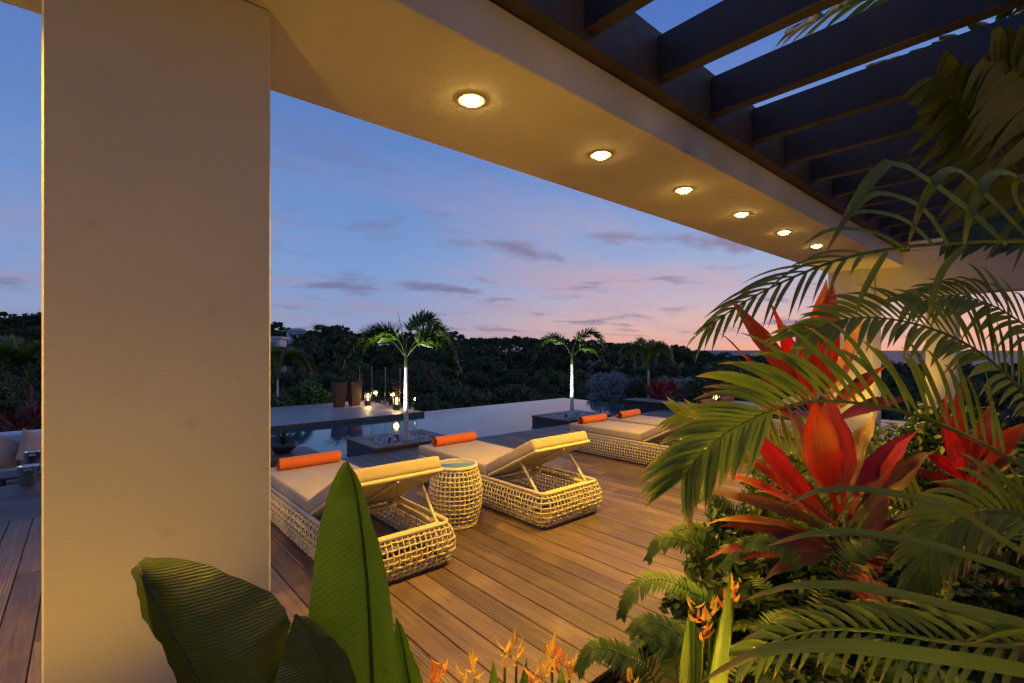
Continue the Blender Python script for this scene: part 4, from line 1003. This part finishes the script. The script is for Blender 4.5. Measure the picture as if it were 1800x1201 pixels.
near_frond(t, [crown1]+PP([(1800,822,1.95),(1690,762,1.92),(1580,722,1.88),(1460,705,1.85),(1370,717,1.8),(1290,752,1.78),(1232,798,1.75),(1203,836,1.75)]), 44, .48, .027, VB+Vector((0,0,.3)), .30, 'leaf_palm', q0=.16, mul=(1.12, .95), ang=52, clear=.56)
near_frond(t, [crown1]+PP([(1850,760,2.3),(1770,660,2.3),(1690,600,2.3),(1590,565,2.25),(1490,560,2.2),(1410,590,2.2)]), 36, .48, .027, VB+Vector((0,0,.5)), .35, 'leaf_palm', q0=.2, mul=(1.05, .8))
near_frond(t, [crown1]+PP([(1900,720,2.6),(1840,610,2.6),(1760,545,2.6),(1680,520,2.6),(1600,530,2.6)]), 28, .5, .027, VB+Vector((0,0,.5)), .4, 'leaf_palm', q0=.2)
near_frond(t, [crown1]+PP([(1760,940,2.2),(1600,900,2.3),(1480,850,2.35),(1370,795,2.4),(1270,752,2.45),(1190,730,2.5)]), 44, .38, .022, VB+Vector((0,0,.2)), .18, 'leaf_palm_yellow', q0=.3, ang=60)
near_frond(t, [crown1]+PP([(1850,930,1.9),(1780,900,1.9),(1700,905,1.9),(1640,950,1.9),(1610,1020,1.9)]), 24, .36, .027, VB+Vector((0,0,.4)), .4, 'leaf_palm', q0=.2)
c2 = P(2230, 1100, 1.25); t = empty('areca_palm', (c2.x, c2.y, -.05), 'areca palm with a high drooping frond across the pergola and low blades', 'palm')
crown2 = P(2150, 760, 1.35)
mb = MB(); mb.tube([Vector((0,0,-.05)), (crown2-t.location)*.55, crown2-t.location], [.03, .026, .02], 10); mb.build('cane', 'leaf_palm_yellow', t)
near_frond(t, [crown2]+PP([(1980,480,1.45),(1830,425,1.48),(1640,430,1.5),(1500,450,1.5),(1400,485,1.5),(1310,530,1.5),(1245,575,1.5)]), 14, .22, .013, VB*.8+Vector((0,0,.9)), .45, 'leaf_palm', q0=.55, ang=34, up=.1)
for seq, w in ((((1768,432),(1690,362),(1577,289),(1533,315),(1495,370),(1452,444)), .042), (((1815,428),(1724,336),(1682,301),(1651,311),(1620,360),(1593,441)), .034), (((1900,420),(1830,340),(1759,303),(1724,332),(1703,385),(1693,440)), .034), (((1665,430),(1620,367),(1550,341),(1512,358),(1480,395)), .03), (((1640,431),(1585,386),(1515,373),(1470,392)), .026), (((1590,436),(1530,408),(1460,405),(1410,432)), .022), (((1700,430),(1660,470),(1640,520),(1632,560)), .02), (((1560,440),(1535,480),(1515,520),(1505,552)), .018), (((1860,425),(1800,380),(1780,330),(1810,300)), .03)):
    pp = [p-t.location for p in spline(PP(seq, 1.48), 12)]
    mb = MB(); mb.blade(pp, [w*x for x in (.4,.75,.95,1,1,1,.95,.86,.72,.54,.32,.03)], VB*.8+Vector((0,0,.5)), .25, .4); mb.build('leaflet', 'leaf_palm', [c for c in t.children if c.name.startswith('frond')][0])
near_frond(t, [crown2]+PP([(1950,1050,1.3),(1830,1130,1.35),(1680,1130,1.4),(1540,1110,1.4),(1420,1110,1.4),(1310,1150,1.4)]), 24, .26, .018, VB+Vector((0,0,.6)), .3, 'leaf_palm', q0=.25, ang=50)
# low near frond with four long blades
fr_pts = [crown2]+PP([(1960,930,1.05),(1900,1010,.98),(1880,1100,.95),(1870,1200,.95)]); pth = [p-t.location for p in spline(fr_pts, 30)]
mb = MB(); mb.tube(pth, [.009]*30, 6); fr = mb.build('frond', 'leaf_palm', t)
for seq, w in ((((1885,1010),(1800,975),(1677,897),(1547,864),(1443,862),(1378,893)), .017), (((1882,1050),(1800,1010),(1634,958),(1504,936),(1417,940),(1343,962)), .017), (((1876,1120),(1800,1096),(1634,1057),(1504,1031),(1387,1031),(1304,1057)), .019), (((1870,1200),(1800,1179),(1634,1153),(1460,1135),(1330,1148),(1230,1201)), .028)):
    pp = [p-t.location for p in spline(PP(seq, .95), 12)]
    mb = MB(); mb.blade(pp, [w*x for x in (.5,.8,.95,1,1,1,.97,.9,.78,.6,.36,.03)], VB*.7+Vector((0,0,.5)), .25, .3); mb.build('leaflet', 'leaf_palm', fr)
# banana behind the bed, growing up through the pergola
bp = P(2010, 615, 2.7); t = empty('banana_tree', (bp.x, bp.y, -.05), 'tall banana tree with dark torn leaves under and over the pergola', 'banana tree'); o = t.location
mb = MB(); mb.tube([(0,0,-.05), (.02,.02,1.2), (.05,.0,2.5), (.05,.05,3.3)], [.10, .09, .06, .03], 12); mb.build('trunk', 'trunk_brown', t)
rnd = random.Random(77)
def torn(pts, n, ll, w, mat, nrm, droop=.25, ang=68):
    mb = MB(); frond(mb, [p-o for p in pts], n, ll, w, droop, nrm=nrm, planes=1, ang=ang, r0=.012, jit=.10, up=.05, tip=.4, seg=4); mb.build('torn_leaf', mat, t)
top = o+Vector((.05, .03, 2.5)); top2 = o+Vector((.05, .05, 3.3))
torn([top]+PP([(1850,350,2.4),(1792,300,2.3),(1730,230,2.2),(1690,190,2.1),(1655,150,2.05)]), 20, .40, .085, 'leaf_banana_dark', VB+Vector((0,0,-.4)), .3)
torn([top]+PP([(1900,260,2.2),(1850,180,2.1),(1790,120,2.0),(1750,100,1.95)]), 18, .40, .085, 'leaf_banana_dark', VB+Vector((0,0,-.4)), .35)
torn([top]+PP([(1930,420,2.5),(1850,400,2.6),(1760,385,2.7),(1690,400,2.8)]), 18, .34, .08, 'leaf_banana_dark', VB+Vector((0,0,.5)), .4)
torn([top2]+PP([(1800,-30,3.4),(1650,-20,3.5),(1520,0,3.6),(1440,30,3.6),(1395,52,3.6)]), 22, .42, .09, 'leaf_banana', (0,0,1), .25)
torn([top2]+PP([(1830,20,3.7),(1740,50,3.8),(1640,85,3.9),(1540,115,4.0)]), 20, .36, .09, 'leaf_banana', (0,0,1), .2)
torn([top2]+PP([(1880,-40,3.4),(1800,-10,3.6),(1720,10,3.8),(1650,15,4.0)]), 16, .36, .09, 'leaf_banana', (0,0,1), .2)
# ------------------------------------------------------------------ garden spotlights, one added for the high frond, and terrace lamps of the house
spike('garden_spotlight', (-.42, .95, -.05), (.12, 1.95, 1.2), 38, WARM, 'bronze spotlight in the bed aimed at the broad pillar', 75, .8, rad=.05)
spike('garden_spotlight', (1.05, .30, -.05), (2.3, .75, 1.75), 60, WARM, 'bronze spotlight in the bed aimed up at the red plants', 85, .8, rad=.05)
q = P(1608, 1030, 2.75); spike('garden_spotlight', (q.x, q.y, -.05), (q.x-.1, q.y+.1, 3), 30, WARM, 'bronze spotlight hidden among the shrubs under the red plants', 100, .8, rad=.05)
spike('garden_spotlight', (.75, 1.05, -.05), (1.0, -.6, 3.0), 22, WARM, 'bronze spotlight at the bed edge lighting the pergola rafters', 110, .8, rad=.05)
for xx, lab in ((-1.6, 'wall lamp on the house wall beside the broad pillar bay'), (1.9, 'wall lamp on the house wall opposite the drum table'), (5.4, 'wall lamp on the house wall opposite the red plants')):
    d = empty('wall_lamp', (xx, -3.9, 1.95), lab, 'wall lamp', 'lamps on the house wall')
    bx('back_plate', (-.05, 0.002, -.09), (.05, .02, .09), 'spike_bronze', d, .003)
    mb = MB(); mb.lathe([(.03, -.11), (.055, -.10), (.055, .10), (.03, .11)], 20, (0, .085, 0)); mb.build('shade', 'lantern_glow', d)
    bx('arm', (-.01, .02, -.01), (.01, .04, .01), 'spike_bronze', d)
    lamp('wall_lamp_light', 'POINT', 21, (1, .52, .03), d, (0, .19, 0), rad=.08)
spike('garden_spotlight', (1.75, 1.22, -.05), (1.9, .35, 2.0), 70, WARM, 'added bronze spotlight by the deck edge to brighten the high palm frond', 60, .8, rad=.05)  # added lamp with no known source, brightens the high frond leaflets
spike('garden_spotlight', (8.35, 1.2, -.05), (9.17, 2.2, 1.5), 150, WARM, 'bronze spotlight in the bed aimed at the far pillar', 90, .8, rad=.05)
p = P(505, 715, 13.6); spike('garden_spotlight', (p.x, p.y-.25, GZ), (p.x+.1, p.y+.5, GZ+.5), 8, (1, .75, .3), 'small spotlight lighting the yellow green shrub by the far deck', 110, .8)
